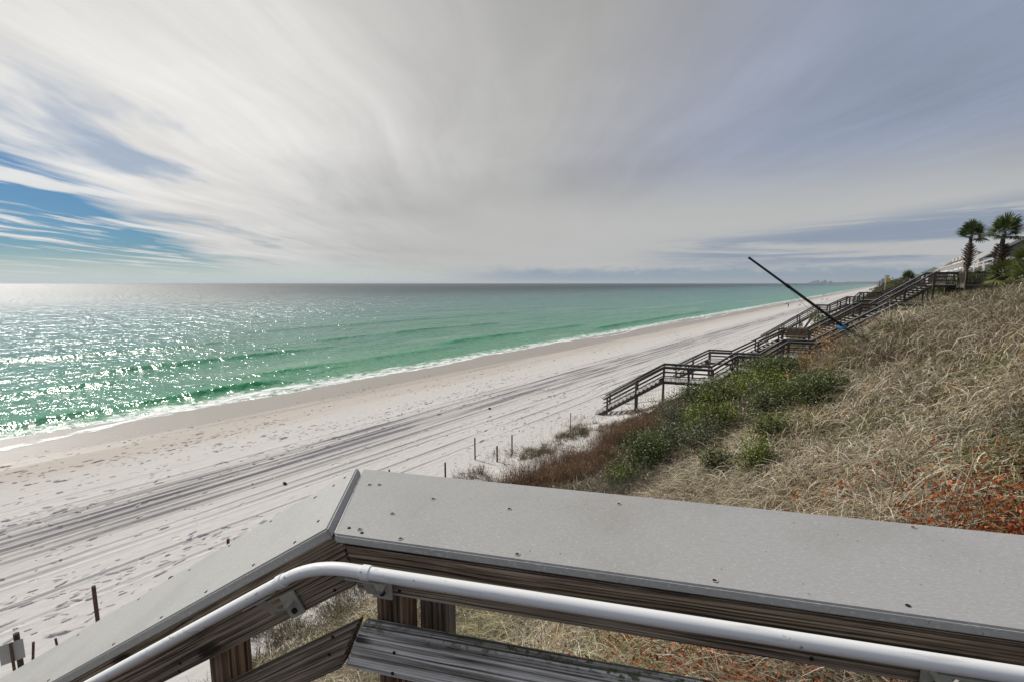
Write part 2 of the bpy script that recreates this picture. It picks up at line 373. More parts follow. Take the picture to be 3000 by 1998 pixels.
def footprints():
    """scuffed footprints: little ridges of kicked-up sand"""
    V, F = [], []; n = 0
    m = 26000; Y = 3+(110-3)*rng.random(m)**1.5-9; X = -rng.uniform(17.2, 41, m)
    d = sst(.47, .62, fbm(X*.30+3, Y*.09+5, 3))*.85+sst(.53, .6, fbm(X*.9, Y*.10+9, 2))*.5; d = d*(1-.75*np.exp(-((X+25.4)/1.6)**2)); k = rng.random(m) < d*np.where(X < -36, .3, 1.)*.36
    X, Y = X[k], Y[k]; m = len(X); Z = height(X, Y)+ruts(X, Y); A = rng.normal(1.57, .5, m); sz = np.clip(rng.lognormal(-.35, .38, m), .3, 1.5); Ls = rng.uniform(.12, .28, m)*sz; Wd = rng.uniform(.07, .12, m)*sz; H = rng.uniform(.02, .055, m)*sz
    tx, ty = np.cos(A), np.sin(A); nx, ny = -ty, tx; sg = np.where(nx > 0, 1, -1); nx, ny = nx*sg, ny*sg                       # n points inland
    def pt(a, b, h): return np.stack([X+tx*a*Ls+nx*b*Wd, Y+ty*a*Ls+ny*b*Wd, Z+h], -1)
    P = np.stack([pt(-1, 0, -.01), pt(-.5, -1, -.01), pt(.5, -1, -.01), pt(1, .1, -.01), pt(.4, .75, -.02), pt(-.4, .7, -.02), pt(-.45, .2, H), pt(.4, .25, H*.9)], 1).reshape(-1, 3)
    b = (np.arange(m)*8)[:, None]; F = np.concatenate([b+np.array([q]) for q in ([0, 1, 6, 6], [1, 2, 7, 6], [2, 3, 7, 7], [3, 4, 7, 7], [4, 5, 6, 7], [5, 0, 6, 6])])
    tri = np.concatenate([F[:, [0, 1, 2]], F[F[:, 2] != F[:, 3]][:, [0, 2, 3]]])
    o = link('footprints', npmesh('footprints', P, tri), MAT_BEACH); tag(o, 'countless scuffed footprints pitting the dry white sand', 'footprints', kind='stuff')
footprints()

# ------------------------------------------------------------------ sea
SWELL = [(52.5, .55, 8., -18, 26), (58, .42, 11., 18, 58), (66, .36, 20, -30, 14), (74, .5, 9., 6, 44), (84, .38, 26, 40, 100), (95, .34, 40, -20, 40), (63, .42, 30, 52, 110), (110, .3, 60, 30, 150), (55, .45, 50, 95, 190)]
def sea_z(X, Y):
    q = -X; z = np.full_like(X, -1.02)
    for i, (c, a, b, y0, y1) in enumerate(SWELL):
        cc = c+1.6*(fbm(Y*.03+i*5, Y*0+i, 2)-.5); u = (q-cc); e = np.clip((Y-y0)/8, 0, 1)*np.clip((y1-Y)/8, 0, 1); e = e*e*(3-2*e)
        z += a*.75*e*np.exp(-(u/np.where(u < 0, .75, 2.2))**2)*(.6+.8*vn(Y*.11+i*7, Y*0+i))
    near = sst(420, 60, q)
    z += near*(.16*(fbm(X*.32, Y*.08, 4)-.5)+.10*(fbm(X*.9+40, Y*.4, 3)-.5))*sst(47, 52, q)
    return z
def sea_mat():
    m, t, out = new_mat('sea_water'); p = t.n('ShaderNodeNewGeometry').outputs['Position']; X, Y, Z = t.sep(p)
    q = t.m('MULTIPLY', X, -1); pn = t.noise(t.xyz(t.m('MULTIPLY', X, .022), t.m('MULTIPLY', Y, .009)), 1., 4, .6)
    dq = t.m('ADD', t.m('LOGARITHM', t.m('MAXIMUM', t.m('SUBTRACT', q, 44.), 1.), 10.), t.m('MULTIPLY', t.m('SUBTRACT', pn, .5), .75))
    col = t.ramp(t.m('MULTIPLY', dq, .28), [(.02, (.22, .33, .20)), (.18, (.060, .27, .125)), (.36, (.042, .235, .130)), (.52, (.018, .175, .125)), (.62, (.010, .13, .12)), (.70, (.018, .07, .08)), (.84, (.020, .036, .046))])
    # pale sand showing through the shallows and bright crests
    sb = t.ss(.52, .72, t.noise(t.xyz(t.m('MULTIPLY', X, .10), t.m('MULTIPLY', Y, .022)), 1., 4, .55)); sb = t.m('MULTIPLY', sb, t.ss(150, 60, q))
    col = t.mix(t.m('MULTIPLY', sb, .5), col, (.27, .38, .27, 1))
    lift = t.ss(-.96, -.70, Z); col = t.mix(t.m('MULTIPLY', t.m('MULTIPLY', lift, t.ss(130, 60, q)), .75), col, (.015, .26, .10, 1))
    fn = t.noise(t.xyz(t.m('MULTIPLY', X, .9), t.m('MULTIPLY', Y, .22)), 1., 6, .7)
    foam = t.m('MULTIPLY', t.ss(.60, .70, fn), t.m('MULTIPLY', t.ss(130, 50, q), t.ss(.50, .66, t.noise(t.xyz(t.m('MULTIPLY', X, .11), t.m('MULTIPLY', Y, .035), 4.), 1., 3, .5))))
    foam = t.m('MAXIMUM', foam, t.m('MULTIPLY', t.ss(50.8, 48.2, t.m('ADD', q, t.m('MULTIPLY', t.m('SUBTRACT', fn, .5), 9.))), t.ss(.38, .56, t.noise(t.xyz(X, t.m('MULTIPLY', Y, .6)), 1.2, 6, .7))))
    col = t.mix(foam, col, (.80, .82, .80, 1))
    w1 = t.noise(t.xyz(t.m('MULTIPLY', X, .42), t.m('MULTIPLY', Y, .75)), 1., 3, .55)
    w4 = t.noise(t.xyz(t.m('MULTIPLY', X, .11), t.m('MULTIPLY', Y, .22), 5.), 1., 3, .6)
    w2 = t.noise(t.xyz(t.m('MULTIPLY', X, 2.0), t.m('MULTIPLY', Y, 1.3), 3.), 1., 4, .6)
    w3 = t.noise(t.xyz(t.m('MULTIPLY', X, .05), t.m('MULTIPLY', Y, .025), 8.), 1., 4, .6)
    h = t.m('ADD', t.m('ADD', t.m('MULTIPLY', w1, .60), t.m('MULTIPLY', w2, .07)), t.m('ADD', t.m('MULTIPLY', w3, 2.4), t.m('MULTIPLY', w4, t.ss(60, 180, q, .2, 2.7))))
    rough = t.m('ADD', t.m('ADD', .165, t.m('MULTIPLY', t.ss(70, 600, q), .25)), t.m('MULTIPLY', foam, .5))
    b = principled(t, out, col, rough, t.bump(h, 1., 1.), .42); b.inputs['IOR'].default_value = 1.33; return m
xsea = -np.concatenate([np.arange(41.5, 60, .33), np.arange(60, 90, .55), grow(90, 22000, .9, 1.06)])[::-1]
ysea = np.concatenate([-grow(20, 22000, 1.5, 1.22)[::-1], np.arange(-19, 90, .9), grow(90.9, 22000, 1.2, 1.05)])
V, Q = grid(xsea, ysea, sea_z)
o = link('sea', npmesh('sea', V, Q, smooth=True), sea_mat()); tag(o, kind='structure')

def foam_sheet():
    """the last run of each wave up the sand: a thin lacy sheet draped on the beach"""
    m, t, out = new_mat('surf_foam'); p = t.n('ShaderNodeNewGeometry').outputs['Position']; X, Y, Z = t.sep(p)
    a = t.n('ShaderNodeAttribute', attribute_name='Col'); e = t.sep(a.outputs['Vector'])[0]
    n = t.noise(t.xyz(X, t.m('MULTIPLY', Y, .55)), 1.1, 7, .68)
    f = t.ss(.0, .20, t.m('SUBTRACT', n, t.m('SUBTRACT', .83, t.m('MULTIPLY', e, .50))))
    d = t.n('ShaderNodeBsdfPrincipled'); d.inputs['Base Color'].default_value = (.84, .85, .84, 1); d.inputs['Roughness'].default_value = .6
    tr = t.n('ShaderNodeBsdfTransparent'); mx = t.n('ShaderNodeMixShader'); t.L.new(f, mx.inputs[0]); t.L.new(tr.outputs[0], mx.inputs[1]); t.L.new(d.outputs[0], mx.inputs[2])
    t.L.new(mx.outputs[0], out.inputs[0])
    us = np.linspace(0, 1, 22); ys = np.concatenate([np.arange(-25, 90, .5), grow(90, 1500, .7, 1.03)])
    U, Y = np.meshgrid(us, ys); front = 43.6+3.0*(fbm(Y*.055, Y*0+4, 3)-.5)*2+.8*(fbm(Y*.3, Y*0+8, 2)-.5); wid = (2.6+2.4*fbm(Y*.07+9, Y*0, 2))*(1-.5*sst(30, 90, Y))
    X = -(front+U*wid); Z = np.maximum(height(X, Y), sea_z(X, Y))+.02
    e = np.where(U < .12, 1.0, 1)*(.25+.75*np.exp(-((U-.62)/.30)**2))+.35*np.exp(-(U/.05)**2); e = e*np.clip(U/.02, 0, 1)*np.clip((1-U)/.15, 0, 1)
    V = np.stack([X, Y, Z], -1).reshape(-1, 3); n_ = len(us); i = (np.arange(len(ys)-1)[:, None]*n_+np.arange(n_-1)[None]).ravel()
    col = np.repeat(np.clip(e, 0, 1).reshape(-1, 1), 3, 1)
    o = link('surf_foam', npmesh('surf_foam', V, np.stack([i, i+1, i+n_+1, i+n_], -1), col, True), m)
    tag(o, 'white lacy foam washing up the wet sand at the water edge', 'foam', kind='stuff')
foam_sheet()

# ------------------------------------------------------------------ far shore
MAT_FARLAND = simple('far_land', (.10, .12, .12), .9, .1, var=.3, sc=.01)
def far_coast():
    pts = [(-34, 2300), (-50, 4000), (-200, 6500), (-700, 9000), (-1300, 12500), (-1800, 16000), (-2400, 20000)]
    V, F = [], []
    dense = [(np.interp(s, range(7), [p[0] for p in pts]), np.interp(s, range(7), [p[1] for p in pts])) for s in np.linspace(0, 6, 150)]
    for i, (x, y) in enumerate(dense):
        h = (5+9*vn(i*.6, 1.)+6*vn(i*2.3, 4.))*np.clip(i/25, .35, 1.6)
        V += [(x-8, y, -1.2), (x+6, y, .8), (x+30, y, h*.75), (x+90, y+20, h), (x+2500, y+60, h*.7)]
    for i in range(len(dense)-1):
        for k in range(4): F.append((i*5+k, i*5+k+1, (i+1)*5+k+1, (i+1)*5+k))
    o = link('far_coast', mesh('far_coast', V, F, True), MAT_FARLAND); tag(o, kind='structure')
far_coast()
MAT_CONDO = simple('condo_concrete', (.36, .36, .37), .8); MAT_CONDO2 = simple('condo_slab', (.55, .54, .53), .8); MAT_GLASS = simple('dark_glass', (.05, .07, .09), .15, .6)
def condo(x, y, w, d, h, label, group=None, n=9):
    r = empty('condo_tower', (x, y, 2), label, 'building', group)
    b = MB(); b.box((x, y, 2), (x, y, h), w, d, up=(1, 0, 0)); b.build('wall', MAT_CONDO, r)
    b = MB()
    for k in range(1, n): b.box((x-w*.5-1.2, y-d/2-1.2, 2+(h-2)*k/n), (x+w*.5+1.2, y-d/2-1.2, 2+(h-2)*k/n), 2.2, h*.025)
    tag(b.build('balcony', MAT_CONDO2, r), kind='stuff')
    b = MB()
    for k in range(n): b.box((x-w*.4, y-d/2-.05, 2+(h-2)*(k+.5)/n), (x+w*.4, y-d/2-.05, 2+(h-2)*(k+.5)/n), .2, h*.03)
    tag(b.build('window_band', MAT_GLASS, r), kind='stuff')
condo(-21, 4300, 22, 26, 66, 'tallest grey condo tower standing beyond the far end of the beach', n=18)
condo(-43, 4420, 20, 22, 42, 'lower grey condo block just seaward of the tallest tower')
condo(-62, 4700, 26, 20, 28, 'low pale apartment block at the seaward foot of the towers')
for k, (x, y, w, h) in enumerate([(-830, 9300, 60, 42), (-960, 9900, 50, 60), (-1040, 10300, 70, 38), (-1230, 11500, 60, 70), (-1330, 12000, 80, 58), (-1420, 12500, 60, 50), (-1570, 13600, 90, 44)]):
    condo(x+60, y, w, 40, h, ['rightmost', 'second from the right', 'third from the right', 'middle', 'third from the left', 'second from the left', 'leftmost'][k]+' of the hazy high-rises on the skyline across the bay', 'high-rises across the bay', 6)

# ------------------------------------------------------------------ the railing we stand at
def D(u, v, z):
    """deck frame: u along the level rail (inland), v outwards, z relative to the camera; metres"""
    a = math.radians(103); b = math.radians(13); K = 1.5
    A = (u*math.sin(a)+v*math.sin(b))*K; B = (u*math.cos(a)+v*math.cos(b))*K
    return Vector((A*math.cos(YAW)-B*math.sin(YAW), A*math.sin(YAW)+B*math.cos(YAW), 10+(z-10)*K))
UX = (D(1, 0, 10)-D(0, 0, 10)).normalized(); VX = (D(0, 1, 10)-D(0, 0, 10)).normalized(); ZX = Vector((0, 0, 1))
def poly_board(name, mat, parent, prof, v0, v1, axis, bev=.003):
    """a board seen face on: outline `prof` of (u, z) extruded from v0 to v1; its local X lies along `axis`"""
    P = [D(u, v0, z) for u, z in prof]; Pb = [D(u, v1, z) for u, z in prof]
    c = sum(P, Vector())/len(P); X = axis.normalized(); Y = VX; Z = X.cross(Y); M = Matrix((X, Y, Z)).transposed().to_4x4(); M.translation = c
    Mi = M.inverted(); n = len(P); bm = bmesh.new()
    a = [bm.verts.new(Mi @ p) for p in P]; b = [bm.verts.new(Mi @ p) for p in Pb]
    bm.faces.new(a); bm.faces.new(b[::-1])
    for i in range(n): bm.faces.new((a[i], b[i], b[(i+1) % n], a[(i+1) % n]))
    bmesh.ops.recalc_face_normals(bm, faces=bm.faces)
    if bev: bmesh.ops.bevel(bm, geom=bm.edges[:], offset=bev, segments=2, affect='EDGES')
    me = bpy.data.meshes.new(name); bm.to_mesh(me); bm.free(); me.materials.append(mat)
    return link(name, me, None, parent, M)
def cap_mat():
    m, t, out = new_mat('composite_cap'); p = t.n('ShaderNodeTexCoord').outputs['Object']
    st = t.noise(t.scale(p, (40., 140., 140.)), 1., 4, .65); b = t.noise(p, 2.2, 4, .55); pit = t.ss(.30, .22, t.noise(p, 75., 2, .5))
    col = t.mix(st, (.29, .286, .277, 1), (.415, .41, .398, 1)); col = t.mix(t.m('MULTIPLY', t.ss(.45, .72, b), .5), col, (.27, .252, .228, 1))
    col = t.mix(t.m('MULTIPLY', t.ss(.56, .68, t.noise(t.scale(p, (90., 260., 90.)), 1., 2, .5)), .36), col, (.60, .60, .59, 1))
    col = t.mix(t.m('MULTIPLY', pit, .6), col, (.10, .095, .09, 1))
    h = t.m('SUBTRACT', t.m('MULTIPLY', st, .35), t.m('MULTIPLY', pit, .6))
    principled(t, out, col, .48, t.bump(h, .0025, .8), .45); return m
def pipe_mat():
    m, t, out = new_mat('white_pvc'); p = t.n('ShaderNodeTexCoord').outputs['Object']
    sc = t.ss(.58, .68, t.noise(t.scale(p, (6., 50., 70.)), 1., 5, .6)); dirt = t.noise(p, 14., 4, .6)
    chip = t.m('MULTIPLY', t.ss(.64, .68, t.noise(t.scale(p, (45., 120., 120.)), 1., 3, .6)), t.ss(.50, .58, t.noise(p, 5., 2, .5)))
    col = t.mix(t.m('MULTIPLY', dirt, .25), (.86, .855, .84, 1), (.66, .655, .64, 1)); col = t.mix(t.m('MULTIPLY', sc, .35), col, (.42, .42, .42, 1))
    col = t.mix(t.m('MULTIPLY', chip, .85), col, (.10, .10, .10, 1))
    principled(t, out, col, .38, None, .5); return m
MAT_CAP, MAT_PIPE = cap_mat(), pipe_mat()
MAT_GALV = simple('grey_bracket', (.42, .41, .36), .5, .4, .15, .3, 30.); MAT_SCREW = simple('rusty_screw', (.035, .028, .022), .6, .3, .5, .3, 200.)
MAT_WASHER = simple('bare_screw_ring', (.40, .385, .365), .5, .3, 0., .2, 200.)
SL = Vector((-.845, 0, -.535))                                          # the stair rail falls seaward at 32 degrees
SLW = (UX*SL.x+ZX*SL.z).normalized()
def near_railing():
    r = empty('walkover_railing', D(-.42, .78, 8.6), 'grey capped timber railing with white pipe handrail, bending down the stairs in the foreground', 'railing')
    # caps: one level, one falling
    def cap(pts, th, axis, nrm):
        T = pts; Bo = [p-nrm*th for p in T]; c = sum(T, Vector())/4; X = axis.normalized(); Z = nrm; Y = Z.cross(X)
        M = Matrix((X, Y, Z)).transposed().to_4x4(); M.translation = c; Mi = M.inverted(); bm = bmesh.new()
        a = [bm.verts.new(Mi @ p) for p in T]; b = [bm.verts.new(Mi @ p) for p in Bo]
        bm.faces.new(a); bm.faces.new(b[::-1])
        for i in range(4): bm.faces.new((a[i], b[i], b[(i+1) % 4], a[(i+1) % 4]))
        bmesh.ops.recalc_face_normals(bm, faces=bm.faces)
        bmesh.ops.bevel(bm, geom=bm.edges[:], offset=.0045, segments=3, affect='EDGES')
        me = bpy.data.meshes.new('cap_board'); bm.to_mesh(me); bm.free(); me.materials.append(MAT_CAP)
        return link('cap_board', me, None, r, M)
    zt = 9.54
    capR = cap([D(-.609, .98, zt), D(-.499, .697, zt), D(2.0, .690, zt), D(2.0, .985, zt)], .026, UX, ZX)
    nl = SLW.cross(VX); nl = nl if nl.z > 0 else -nl
    e = 2.6
    P1, P2 = D(-.6125, .960, zt+.012), D(-.5105, .6925, zt+.012)
    capL = cap([P1, P2, P2+SLW*e*1.5, P1+SLW*e*1.5], .031, SLW, nl.normalized())
    # the timber under the caps (joints cut askew, as they are)
    s = .535/.845
    def fall(u, u0, z0): return z0-(u0-u)*s
    zb = 9.513
    poly_board('fascia_board', WOOD_DARK, r, [(-.4835, zb), (-.4605, 9.428), (2.0, 9.428), (2.0, zb)], .7056, .7310, UX)
    poly_board('fascia_board', WOOD_DARK, r, [(-.4905, 9.5405), (-.4675, 9.434), (-2.6, fall(-2.6, -.4675, 9.434)), (-2.6, fall(-2.6, -.4905, 9.5405))], .7056, .7310, SLW)
    poly_board('lower_rail', WOOD_MOSS, r, [(-.463, 9.346), (-.4985, 9.258), (2.0, 9.243), (2.0, 9.338)], .7056, .7410, UX, .0045)
    poly_board('lower_rail', WOOD_DARK, r, [(-.4705, 9.348), (-.507, 9.253), (-2.6, fall(-2.6, -.507, 9.253)), (-2.6, fall(-2.6, -.4705, 9.348))], .7056, .7410, SLW, .004)
    for u0, u1, v0, v1, mt, zt_ in ((-.446, -.386, .7425, .802, WOOD_POST, 9.50), (-.392, -.332, .823, .883, WOOD_POST_GREY, 9.50), (-.868, -.806, .7425, .802, WOOD_POST, 9.24), (.62, .68, .7425, .802, WOOD_POST, 9.50), (1.7, 1.76, .7425, .802, WOOD_POST, 9.5), (-1.7, -1.64, .7425, .802, WOOD_POST, 8.72), (-2.5, -2.44, .7425, .802, WOOD_POST, 8.2)):
        c = D((u0+u1)/2, (v0+v1)/2, zt_); g = hz(c.x, c.y)-.4
        M = Matrix((ZX, UX, ZX.cross(UX))).transposed().to_4x4(); M.translation = (c.x, c.y, (c.z+g)/2)
        me = box_me(c.z-g, (u1-u0)*1.5, (v1-v0)*1.5, .006).copy(); me.materials.append(mt); link('post', me, None, r, M)
    # screws
    bm = bmesh.new(); bmesh.ops.create_cone(bm, cap_ends=True, segments=12, radius1=.0052, radius2=.0045, depth=.003)
    sm = bpy.data.meshes.new('screw'); bm.to_mesh(sm); bm.free(); sm.materials.append(MAT_SCREW)
    bm = bmesh.new(); a = bmesh.ops.create_circle(bm, segments=14, radius=.0076)['verts']; b = bmesh.ops.create_circle(bm, segments=14, radius=.0050)['verts']
    bmesh.ops.bridge_loops(bm, edges=bm.edges[:]); bmesh.ops.solidify(bm, geom=bm.faces[:], thickness=.0012)
    wm = bpy.data.meshes.new('screw_ring'); bm.to_mesh(wm); bm.free(); wm.materials.append(MAT_WASHER)
    def screw(p, nrm, ring=True, axis=UX):
        q = nrm.to_track_quat('Z', 'Y').to_matrix().to_4x4(); q.translation = p+nrm*.0006; so_ = link('screw', sm, None, r, q)
        if ring: link('screw_ring', wm, None, so_, q)
    for u, v, k in ((-.545, .9, 1), (-.523, .905, 1), (-.375, .868, 1), (-.205, .862, 1), (-.43, .79, 1), (-.484, .722, 0), (-.462, .722, 1), (-.451, .712, 0), (-.372, .705+.005, 1), (.015, .935, 1), (-.155, .705+.006, 1), (.16, .712, 1), (.56, .965, 1), (.42, .715, 0), (.9, .72, 1), (1.3, .95, 1)):
        screw(D(u, v, zt), ZX, k)
    for l, f, k in ((.03, .10, 0), (.08, .14, 0), (.17, .16, 1), (.05, .78, 0), (.12, .93, 0), (.30, .92, 0), (.42, .10, 0), (.52, .92, 0), (.66, .1, 0), (.74, .93, 0), (.9, .12, 0), (1.0, .93, 0), (1.25, .1, 0), (1.4, .92, 0), (1.7, .1, 0), (1.85, .93, 0)):
        screw(P1+(P2-P1)*f+SLW*l*1.0+SLW*.02, nl.normalized(), k)
    for u, z in ((-.502, 9.48), (-.510, 9.42), (-.36, 9.465), (-.375, 9.44), (-.90, 9.185), (-.905, 9.165), (-.52, 9.32), (-.53, 9.28), (-.39, 9.312), (-.395, 9.268), (.3, 9.47), (.3, 9.44), (-.66, 9.19), (.1, 9.3)):
        screw(D(u, .7054, z), -VX, 0)
    # white pipe handrail: level run, swept elbow, falling run; couplings at the joints
    vp = .646; zc = 9.511; rad = .0162
    L0 = D(-.565, vp, 9.474); lev = D(-.44, vp, zc)
    corner_u = -.5075; dz = D(corner_u, vp, zc)
    arc = []
    k0, k1 = dz+UX*.105, dz+SLW*.105
    for i in range(13):
        q = i/12; arc.append((1-q)**2*k0+2*q*(1-q)*dz+q*q*k1)
    run = [D(2.0, vp, zc), D(1.0, vp, zc), D(.2, vp, zc)]+arc+[dz+SLW*.6, dz+SLW*1.6, dz+SLW*3.4]
    V, F = tube(run, rad, 24); me = mesh('pipe_handrail', V, F, True); me.materials.append(MAT_PIPE)
    M = Matrix((UX, VX, ZX)).transposed().to_4x4(); M.translation = dz; me.transform(M.inverted()); pipe = link('pipe_handrail', me, None, r, M)
    for c, ax in ((D(-.404, vp, zc), UX), (dz+SLW*.120, SLW)):
        V, F = tube([c-ax*.012, c-ax*.011, c+ax*.011, c+ax*.012], [rad+.0008, rad+.0024, rad+.0024, rad+.0008], 24); me = mesh('coupling', V, F, False); me.materials.append(MAT_PIPE); me.transform(M.inverted()); link('coupling', me, None, pipe, M)
    # brackets: plate on the board, bent arm, saddle under the pipe, one bolt
    def bracket(c, ax):
        nz = ax.cross(VX); nz = nz if nz.z > 0 else -nz
        pc = c-nz*.092+VX*(.0845-.004); b = MB(); b.box(pc-ax*.028, pc+ax*.028, .005, .074, up=nz); pl = b.build('bracket', MAT_GALV, r)
        b = MB(); s0 = c-nz*(rad+.003)
        b.box(s0-ax*.055, s0+ax*.055, .022, .004, up=nz)
        pts = [pc+nz*.01-VX*.003, pc-VX*.03+nz*.004, pc-VX*.055+nz*.018, s0-nz*.002]
        for i in range(3): b.box(pts[i], pts[i+1], .030 if i < 2 else .026, .006, up=ax.cross(pts[i+1]-pts[i]))
        b.build('bracket_arm', MAT_GALV, pl)
        V, F = tube([pc-nz*.018-VX*.0026, pc-nz*.018-VX*.008], .0085, 8); me = mesh('bolt', V, F); me.materials.append(MAT_SCREW); me.transform(abs_mat(pl).inverted()); link('bolt', me, None, pl)
    bracket(dz+SLW*.225, SLW); bracket(D(-.405, vp, zc), UX); bracket(D(.455, vp, zc), UX); bracket(dz+SLW*1.6, SLW)
near_railing()

# ------------------------------------------------------------------ neighbouring beach stairs
SD = Vector((.943, .334, 0)).normalized(); SN = Vector((-.334, .943, 0)).normalized(); S0 = Vector((-15.82, 30.57, 0))
def stairs(label, off, nodes, posts, group, width=1.3, base=0., balusters=None, light_cap=True):
    O = S0+SN*off; r = empty('beach_stairs', O+SD*nodes[0][0]+ZX*max(nodes[0][1], 0), label, 'staircase', group)
    P = lambda s, n, z: O+SD*s+SN*n+ZX*z
    R = 1.04
    for a, b in zip(nodes[:-1], nodes[1:]):
        (s0, z0), (s1, z1) = a, b
        flat = abs(z1-z0) < .06
        if flat:
            n = int((s1-s0)/.148)
            for i in range(n):
                s = s0+(i+.5)*(s1-s0)/n; beam('landing_plank', WOOD_TREAD, r, P(s, -.06, z0-.019+random.uniform(-.003, .003)), P(s, width+.06, z0-.019), (s1-s0)/n-.012, .038)
            for n_ in (.0, width): beam('landing_beam', WOOD_RAIL, r, P(s0, n_, z0-.136), P(s1, n_, z0-.136), .04, .19)
        else:
            n = max(1, round((z1-z0)/.19))
            for i in range(n):
                s = s0+(i+.5)*(s1-s0)/n; z = z0+(i+1)*(z1-z0)/n-.02 - (z1-z0)/n*0
                if i == n-1 and nodes.index(b) < len(nodes)-1: continue
                beam('tread', WOOD_TREAD, r, P(s, -.05, z), P(s, width+.05, z), .275, .04)
            dz = (z1-z0)/(s1-s0)
            for n_ in (.02, width-.02): beam('stringer', WOOD_RAIL, r, P(s0, n_, z0-.10), P(s1, n_, z1-.10), .05, .24)
        # rails on both sides of this stretch
        a0, b0 = (s0, z0), (s1, z1)
        if a is nodes[0]: f = .65/(s1-s0); a0 = (s0+.65, z0+(z1-z0)*f)
        for n_ in (-.03, width+.03):
            beam('cap_rail', WOOD_CAP if light_cap else WOOD_RAIL, r, P(a0[0]-(.12 if a is nodes[0] else 0), n_, a0[1]+R), P(b0[0], n_, b0[1]+R), .16, .042)
            for hh, th in ((R-.085, .12), (.66, .07), (.36, .07)):
                beam('side_rail', WOOD_RAIL, r, P(a0[0], n_, a0[1]+hh), P(b0[0], n_, b0[1]+hh), .036, th)
    zs = lambda s: float(np.interp(s, [q[0] for q in nodes], [q[1] for q in nodes]))
    for s in posts:
        for n_ in (-.03-.066, width+.03+.066):
            p = P(s, n_, 0); g = hz(p.x, p.y)-.3; beam('post', WOOD_RAIL, r, (p.x, p.y, g), (p.x, p.y, zs(s)+R-.03), .125, .125, up=SD)
    return r, P
stairsA, PA = stairs('nearest dark timber beach stairs, whose lowest flight meets the open sand', 0,
    [(-.95, -.12), (3.93, 3.03), (7.2, 3.03), (8.62, 4.09), (10.22, 4.09), (11.6, 5.15), (13.25, 5.15), (17.2, 7.72), (19.8, 7.72)],
    [0, 2.06, 3.95, 5.65, 7.2, 8.7, 10.2, 11.65, 13.2, 15.2, 17.15, 18.6], 'timber beach staircases down the dune')
stairsB, PB = stairs('middle dark timber beach stairs with tan benches, climbing to the railed deck', 14,
    [(3.9, .0), (7.85, 2.33), (9.95, 2.33), (13.95, 4.68), (16.05, 4.68), (19.75, 7.15), (20.9, 7.15), (24.7, 9.85), (26.2, 9.85)],
    [4.8, 6.4, 7.9, 9.9, 12, 13.95, 16.05, 17.9, 19.75, 20.9, 22.8, 24.7], 'timber beach staircases down the dune', 1.5)
def bench(r, P, s0, s1, n_, z, face):
    """a bench along the landing rail, back slats outwards"""
    b = MB(); b.box(P(s0, n_+face*.22, z+.43), P(s1, n_+face*.22, z+.43), .42, .05); o_ = b.build('bench', WOOD_TAN, r)
    for k in range(3): b = MB(); b.box(P(s0, n_-face*(.04*k), z+.62+.20*k), P(s1, n_-face*(.04*k), z+.62+.20*k), .035, .16); b.build('back_slat', WOOD_TAN, o_)
    for s in np.linspace(s0+.1, s1-.1, 4):
        b = MB(); b.box(P(s, n_+face*.0, z+.02), P(s, n_-face*.1, z+1.18), .09, .05, up=SD); b.build('support', WOOD_TAN, o_)
bench(stairsB, PB, 14.1, 15.95, 1.62, 4.68, -1); bench(stairsB, PB, 14.2, 15.9, -.12, 4.68, 1)
stairsC, PC = stairs('thin railed beach stairs farthest of the three, on tall legs beyond the tanned benches', 45,
    [(16.5, .3), (24.3, 5.75), (25.8, 5.75), (28.1, 7.0), (29.0, 7.0), (29.6, 7.62), (31.9, 7.62), (36, 9.6)],
    [18, 20, 22, 24.35, 25.75, 27, 28.1, 29.0, 29.7, 31.8, 34, 36], 'timber beach staircases down the dune', 1.2, light_cap=False)
b = MB()
for s in np.arange(24.4, 35.9, .16):
    z = float(np.interp(s, [24.3, 25.8, 28.1, 29, 29.6, 31.9, 36], [5.75, 5.75, 7, 7, 7.62, 7.62, 9.6]))
    for n_ in (0, 1.2): b.box(PC(s, n_, z+.1), PC(s, n_, z+.98), .02, .02)
tag(b.build('baluster_row', WOOD_RAIL, stairsC), kind='stuff')
